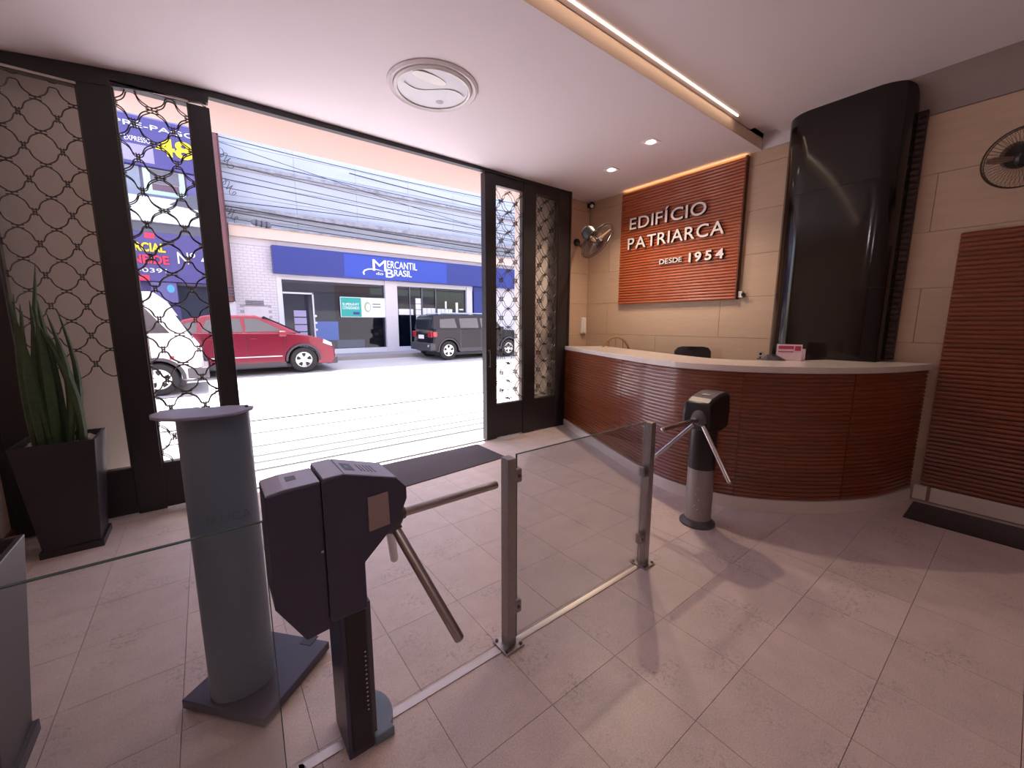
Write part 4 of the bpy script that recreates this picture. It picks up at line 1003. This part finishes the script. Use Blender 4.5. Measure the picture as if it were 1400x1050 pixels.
bx('opening', (-.50, BYY-.02, .5), (.50, BYY+.04, 2.72), MATS['dark_interior'], sh)
bx('price_board', (-1.1, BYY-.3, 2.2), (-.52, BYY+.0, 2.78), mat('board_purple', (.14, .13, .34), .5), sh)
MB().prism(ell(.09, .12, 16, -.66, 2.6), 'y', BYY-.31, BYY-.30).build('printed_spot', MATS['cyan_spot'], sh)
bx('lower_wall', (-9, BYY-.02, .4), (-.5, BYY+.05, 2.8), MATS['shop_purple'], sh)
bb = thing('blade_board', 'tall narrow reddish brown board between the purple shop and the bank', 'sign board', (.74, 15.9, 2.3))
bx('board', (.60, 15.70, 2.27), (.83, 16.24, 7.25), MATS['brown_board'], bb)
bx('board_edge', (.83, 15.75, 2.27), (.88, 16.2, 7.2), mat('brown_edge', (.12, .05, .055), .7), bb)
bx('foot_block', (.60, 15.8, .44), (.90, 16.24, 2.25), MATS['bank_wall'], bb)
mb = MB()
for k in range(4): mb.box((.59, 15.68, 2.45+k*.09), (.89, 15.70, 2.48+k*.09))
mb.build('board_battens', MATS['slate'], bb)
# ---- overhead cables
def sag(a, b, s_, n=14):
    a = Vector(a); b = Vector(b); return [a.lerp(b, k/n)-Vector((0, 0, s_*4*(k/n)*(1-k/n))) for k in range(n+1)]
cb = [((.875, 15.85, 7.2), (22, 16.2, 8.0), .35, .014), ((.875, 15.85, 7.05), (14, 16.5, 5.7), .10, .010), ((.875, 15.85, 6.7), (22, 16.2, 7.0), .25, .012), ((.875, 15.85, 6.45), (22, 16.2, 6.6), .30, .012),
      ((.875, 15.85, 6.2), (22, 16.2, 6.15), .25, .012), ((.875, 15.85, 6.0), (22, 16.2, 5.9), .15, .014), ((.875, 15.85, 5.75), (22, 16.2, 5.75), .22, .012), ((.875, 15.85, 5.35), (22, 16.2, 5.35), -.25, .014),
      ((.875, 15.85, 5.2), (22, 16.2, 5.0), .12, .022), ((.875, 15.85, 5.05), (22, 16.0, 4.9), .20, .016), ((.875, 15.85, 4.85), (14, 16.1, 4.80), .10, .014), ((4.9, 16.5, 7.18), (15.5, 16.5, 7.05), .12, .016)]
cl = ['topmost thin cable crossing the bank facade', 'steep thin cable falling across the bank facade from the top left', 'second level cable below the topmost one over the bank', 'third level cable down over the bank facade',
      'fourth level cable down over the bank facade', 'fifth level cable down over the bank facade', 'sixth level cable down over the bank facade', 'cable arching upward over the middle of the bank facade',
      'thick cable carrying the splice box over the bank', 'sagging cable just under the thick one with the splice box', 'lowest cable running above the peach band of the bank', 'short thick cable along the top right of the bank facade']
for (a, b, s_, r), lab in zip(cb, cl):
    tag(MB().tube(sag(a, b, s_), r, 5).build('overhead_cable', MATS['cable']), lab, 'cable', 'overhead cables in front of the bank')
sb = thing('splice_box', 'dark cable splice closure hanging on the overhead lines at left', 'cable box', (1.55, 14.9, 5.0))
a = ony(343, 303, 14.85); b = ony(371, 309, 14.85)
MB().tube([a, a.lerp(b, .1), a.lerp(b, .9), b], [.04, .085, .085, .04], 10).build('closure', MATS['slate'], sb, smooth=True)
for s_ in (.25, .5, .75): MB().tube([a.lerp(b, s_-.03), a.lerp(b, s_+.03)], .10, 10).build('closure_rib', MATS['cable'], sb, smooth=True)
for k, lab in enumerate(('tangled cable loop hanging from the top of the brown board', 'tangled cable loop at the middle of the brown board', 'tangled cable loop low by the splice box')):
    rnd = random.Random(k+5); z0 = (6.7, 5.9, 5.15)[k]; pts = []
    for i in range(26):
        t_ = i/25; pts.append((.885+.25*t_+.07*math.sin(7*t_*math.pi+k), 15.5+.1*math.cos(5*t_), z0-.45*t_+.10*math.cos(6*t_*math.pi+k)))
    tag(MB().tube(pts, .009, 5).build('cable_loop', MATS['cable']), lab, 'cable', 'tangled cable ends by the brown board')

# ---- vehicles (front towards +X)
def wheel(parent, x, y, z, r, sgn, spokes=5):
    w_ = MB().lathe([(r*.62, .0), (r*.70, -.005), (r*.93, .0), (r, .03), (r, .17), (r*.93, .20), (r*.6, .20)], (x, y, z), (0, 1, 0), 32); w_.f = w_.f[:-2]; w_ = w_.build('tyre', MATS['tyre'], parent, smooth=True)
    rim = MB().lathe([(r*.66, .004), (r*.66, .10), (r*.60, .10), (r*.60, .012)], (x, y, z), (0, 1, 0), 32); rim.f = rim.f[:-2]
    rim.build('rim', MATS['rim'], w_, smooth=True)
    mb = MB(); mb.lathe([(r*.61, .03), (r*.61, .012), (r*.3, .022), (.02, .016)], (x, y, z), (0, 1, 0), 28); mb.build('wheel_face', MATS['rim'], w_, smooth=True)
    mb = MB()
    for k in range(spokes):
        a = 2*math.pi*k/spokes+.3; d = Vector((math.cos(a), 0, math.sin(a))); p = Vector((-math.sin(a), 0, math.cos(a))); c = Vector((x, y+.006, z))
        q_ = [c+d*r*u_+p*r*v_ for u_, v_ in ((.22, 0), (.36, .11), (.53, .14), (.53, -.14), (.36, -.11))]
        mb.loft([q_, [v+Vector((0, .012, 0)) for v in q_]])
    mb.build('spoke_openings', MATS['tyre'], w_)
def arc_pts(cx, r, zc_, z_low, n=10):
    a0 = math.acos(max(-1, min(1, 1))); th = math.asin((z_low-zc_)/r) if abs((z_low-zc_)/r) < 1 else 0
    return [(cx+r*math.cos(a), zc_+r*math.sin(a)) for a in [math.pi-th-(math.pi-2*th)*k/n for k in range(n+1)]]   # left to right over the top
def vehicle(name, label, X0, Yn, zg, Wd, lower, house, glass, paint, wheels, r, extras):
    """lower/house/glass polygons in (x from rear, z above ground); X0 = world X of the rear"""
    t = thing(name, label, 'car', (X0+2, Yn+Wd/2, zg))
    P = lambda pts: [(X0+a, zg+b) for a, b in pts]
    mb = MB(); Y_ = [Yn, Yn+Wd]
    lp = P(lower); n = len(lp)
    # body with slight turn-in at top: 4 rings across the width
    cz = zg+.62
    def ringY(pts, y, k): return [(X0+2.1+(p[0]-X0-2.1)*(1-k*.035), y, p[1]) for p in pts]
    mb.loft([ringY(lp, Yn+.0, 1), ringY(lp, Yn+.06, .4), ringY(lp, Yn+.45, 0), ringY(lp, Yn+Wd-.45, 0), ringY(lp, Yn+Wd-.06, .4), ringY(lp, Yn+Wd, 1)])
    mb.build('body', paint, t, bevel=.02, seg=2)
    hp = P(house); zb = min(p[1] for p in hp); zt_ = max(p[1] for p in hp)
    def inset(y_in, s_): return [(p[0], Yn+(.03+.17*(p[1]-zb)/(zt_-zb)) if s_ < 0 else Yn+Wd-(.03+.17*(p[1]-zb)/(zt_-zb)), p[1]) for p in hp]
    mb = MB(); mb.loft([inset(0, -1), inset(0, 1)]); mb.build('cabin', paint, t, bevel=.03)
    for gi, gpoly in enumerate(glass):
        gp_ = P(gpoly)
        for s_ in (-1, 1):
            def yy(p, off): v = .03+.17*(p[1]-zb)/(zt_-zb)-off; return Yn+v if s_ < 0 else Yn+Wd-v
            mb = MB(); mb.loft([[(p[0], yy(p, .0), p[1]) for p in gp_], [(p[0], yy(p, .008), p[1]) for p in gp_]]); mb.build('side_window', MATS['car_glass'], t)
    for x in wheels:
        wheel(t, X0+x, Yn+.0, zg+r, r, -1); 
        MB().lathe([(r, 0), (r, .2)], (X0+x, Yn+Wd-.2, zg+r), (0, 1, 0), 24).build('tyre', MATS['tyre'], t)
        pts = [(X0+x+(r+.075)*math.cos(a), Yn-.012, zg+r+(r+.075)*math.sin(a)) for a in [math.pi*1.04*k/14-.02*math.pi for k in range(15)]]
        MB().tube(pts, .035, 5).build('wheel_arch', MATS['car_plastic'], t, smooth=True)
    extras(t, X0, Yn, zg, Wd)
    return t
R1 = .345
low = [(0.02, .30), (.02, .75), (.10, 1.02), (.25, 1.12), (3.05, 1.08), (3.55, 1.02), (3.95, .92), (4.16, .78), (4.27, .60), (4.28, .32), (4.2, .22)]
lowr = [(4.2, .22)]+arc_pts(3.42, .43, R1, .22)[::-1]+arc_pts(.86, .43, R1, .22)[::-1]+[(.1, .22)]
low_all = low[:-1]+lowr
def red_extra(t, X0, Yn, zg, Wd):
    mb = MB(); mb.box((X0+1.3, Yn-.014, zg+.20), (X0+2.98, Yn+.02, zg+.31)); mb.build('sill_cladding', MATS['car_plastic'], t)
    mb = MB(); mb.box((X0+1.35, Yn-.010, zg+.46), (X0+2.9, Yn+.0, zg+.485)); mb.build('door_crease', MATS['lamp_clear'], t)
    for x in (1.22, 2.10, 2.98): bx('door_gap', (X0+x, Yn-.003, zg+.36), (X0+x+.012, Yn+.01, zg+1.06), MATS['black_plastic'], t)
    for x in (1.32, 2.2): bx('door_handle', (X0+x, Yn-.025, zg+.93), (X0+x+.16, Yn+.0, zg+.96), MATS['red_paint'], t, bevel=.008)
    mb = MB(); c = Vector((X0+2.92, Yn-.10, zg+1.06)); mb.loft([[c+Vector((dx*s_, dy*s_, dz)) for dx, dy in ((-.09, -.09), (.10, -.06), (.10, .08), (-.09, .09))] for s_, dz in ((.7, -.07), (1, -.03), (1, .05), (.7, .08))]); mb.build('mirror', MATS['red_paint'], t, bevel=.015)
    mb = MB(); mb.loft([[(X0+a, y, zg+b) for a, b in ((2.52, 1.50), (3.38, 1.065), (3.42, 1.085), (2.56, 1.53))] for y in (Yn+.16, Yn+Wd-.16)]); mb.build('windscreen', MATS['car_glass'], t)
    mb = MB(); mb.loft([[(X0+a, Yn+dy, zg+b) for a, b in ((3.93, .80), (4.17, .70), (4.15, .80), (3.95, .90))] for dy in (-.006, .08)]); mb.build('headlight', MATS['lamp_clear'], t)
    bx('grille_bar', (X0+4.24, Yn+.3, zg+.55), (X0+4.31, Yn+Wd-.3, zg+.72), MATS['car_plastic'], t)
    bx('front_bumper', (X0+4.0, Yn+.02, zg+.20), (X0+4.31, Yn+Wd-.02, zg+.40), MATS['car_plastic'], t, bevel=.03)
    bx('underbody', (X0+.4, Yn+.2, zg+.15), (X0+3.9, Yn+Wd-.2, zg+.25), MATS['car_plastic'], t)
vehicle('red_car', 'red compact crossover parked at the far kerb before the bank', -1.27, 12.3, .245, 1.78, low_all,
        [(.25, 1.10), (.72, 1.38), (1.35, 1.54), (2.35, 1.55), (2.62, 1.46), (3.35, 1.07)],
        [[(1.22, 1.12), (1.34, 1.42), (2.02, 1.46), (2.06, 1.12)], [(2.12, 1.12), (2.12, 1.46), (2.42, 1.45), (2.95, 1.14)], [(.62, 1.13), (.85, 1.32), (1.16, 1.40), (1.13, 1.12)]], MATS['red_paint'], (.86, 3.42), R1, red_extra)
bpy.data.objects[ 'red_car'].name = 'car'
low2 = [(0.0, .42), (-.02, .62), (.03, .95), (.08, 1.12), (3.0, 1.10), (3.95, 1.02), (4.12, .90), (4.2, .55), (4.2, .35)]
low2_all = low2+[(4.1, .26)]+arc_pts(3.35, .45, R1, .26)[::-1]+arc_pts(.62, .45, R1, .26)[::-1]+[(.06, .30)]
def black_extra(t, X0, Yn, zg, Wd):
    bx('rear_window', (X0+.035, Yn+.25, zg+1.14), (X0+.075, Yn+Wd-.25, zg+1.46), MATS['car_glass'], t)
    for y in (Yn+.05, Yn+Wd-.33): bx('tail_light', (X0-.05, y, zg+.82), (X0+.02, y+.28, zg+1.04), MATS['lamp_red'], t, bevel=.02)
    bx('tail_light_side', (X0+.0, Yn-.012, zg+.84), (X0+.16, Yn+.02, zg+1.02), MATS['lamp_red'], t, bevel=.02)
    bx('number_plate', (X0-.05, Yn+.68, zg+.76), (X0-.03, Yn+1.12, zg+.90), MATS['paper'], t)
    bx('rear_bumper', (X0-.12, Yn+.0, zg+.34), (X0+.12, Yn+Wd, zg+.62), MATS['car_plastic'], t, bevel=.04)
    MB().lathe([(.04, 0), (.04, .02)], (X0-.115, Yn+.15, zg+.52), (-1, 0, 0), 12).build('reflector', MATS['lamp_clear'], t)
    for s_ in (Yn+.26, Yn+Wd-.26): MB().tube([(X0+.35, s_, zg+1.63), (X0+.5, s_, zg+1.69), (X0+2.3, s_, zg+1.69), (X0+2.5, s_, zg+1.64)], .022, 6).build('roof_rail', MATS['rim'], t, smooth=True)
    for x in (1.12, 2.02, 2.98): bx('door_gap', (X0+x, Yn-.003, zg+.42), (X0+x+.012, Yn+.01, zg+1.08), MATS['grey_plastic'], t)
    bx('sill_cladding', (X0+1.08, Yn-.014, zg+.28), (X0+2.9, Yn+.02, zg+.42), MATS['car_plastic'], t)
    for x in (1.2, 2.1): bx('door_handle', (X0+x, Yn-.025, zg+.96), (X0+x+.16, Yn, zg+.99), MATS['black_plastic'], t, bevel=.008)
    mb = MB(); c = Vector((X0+2.9, Yn-.10, zg+1.12)); mb.box(tuple(c-Vector((.08, .09, .07))), tuple(c+Vector((.08, .10, .08)))); mb.build('mirror', MATS['black_paint'], t, bevel=.03)
    bx('underbody', (X0+.4, Yn+.2, zg+.15), (X0+3.9, Yn+Wd-.2, zg+.28), MATS['car_plastic'], t)
v2 = vehicle('car', 'black boxy sport utility car parked facing away before the bank windows', 6.43, 12.98, .27, 1.72, low2_all,
        [(.03, 1.10), (.10, 1.56), (.30, 1.64), (2.45, 1.65), (2.70, 1.58), (3.10, 1.09)],
        [[(.30, 1.15), (.34, 1.46), (.95, 1.50), (1.0, 1.15)], [(1.14, 1.15), (1.14, 1.50), (1.94, 1.52), (1.94, 1.15)], [(2.06, 1.15), (2.06, 1.52), (2.50, 1.50), (2.88, 1.15)]], MATS['black_paint'], (.62, 3.35), R1, black_extra)
low3 = [(0, .40), (0, 1.15), (4.28, 1.12), (4.38, .95), (4.42, .60), (4.40, .35)]
low3_all = low3+[(4.3, .28)]+arc_pts(3.70, .42, .32, .28)[::-1]+arc_pts(.95, .42, .32, .28)[::-1]+[(.05, .28)]
def van_extra(t, X0, Yn, zg, Wd):
    mb = MB(); mb.loft([[(X0+a, y, zg+b) for a, b in ((3.78, 1.92), (4.27, 1.16), (4.30, 1.18), (3.82, 1.94))] for y in (Yn+.2, Yn+Wd-.2)]); mb.build('windscreen', MATS['car_glass'], t)
    for x in (2.75, 3.62): bx('door_gap', (X0+x, Yn-.003, zg+.42), (X0+x+.012, Yn+.01, zg+1.12), MATS['grey_plastic'], t)
    bx('bumper', (X0+4.15, Yn-.02, zg+.30), (X0+4.5, Yn+Wd+.02, zg+.52), MATS['grey_plastic'], t, bevel=.03)
    bx('sill_cladding', (X0+1.4, Yn-.012, zg+.26), (X0+3.2, Yn+.02, zg+.42), mat('mauve_plastic', (.22, .17, .22), .6), t)
    lettering('door_text', 'APTA', mat('text_grey', (.25, .25, .28), .5), t, (X0+3.30, Yn-.006, zg+.88), (1, 0, 0), (0, 0, 1), .26, .08, .003)
    lettering('door_text', 'TRANSP', MATS['text_grey'], t, (X0+3.32, Yn-.006, zg+1.0), (1, 0, 0), (0, 0, 1), .24, .04, .003)
    bx('red_sticker', (X0+3.90, Yn-.006, zg+.70), (X0+3.97, Yn-.001, zg+.77), MATS['red_letter'], t)
    bx('headlight', (X0+4.34, Yn+.05, zg+.72), (X0+4.42, Yn+.30, zg+.92), MATS['lamp_clear'], t, bevel=.02)
    bx('underbody', (X0+.4, Yn+.2, zg+.15), (X0+4.1, Yn+Wd-.2, zg+.32), MATS['car_plastic'], t)
vehicle('van', 'white cab over van behind the left iron grille', -4.48, 10.35, .175, 1.6, low3_all,
        [(0.02, 1.13), (.05, 1.95), (3.75, 2.02), (3.90, 1.88), (4.28, 1.11)],
        [[(2.80, 1.22), (2.80, 1.80), (3.55, 1.80), (3.95, 1.22)], [(.5, 1.25), (.5, 1.78), (2.5, 1.80), (2.5, 1.25)]], MATS['white_paint'], (.95, 3.70), .32, van_extra)
bpy.data.objects['van']['category'] = 'van'
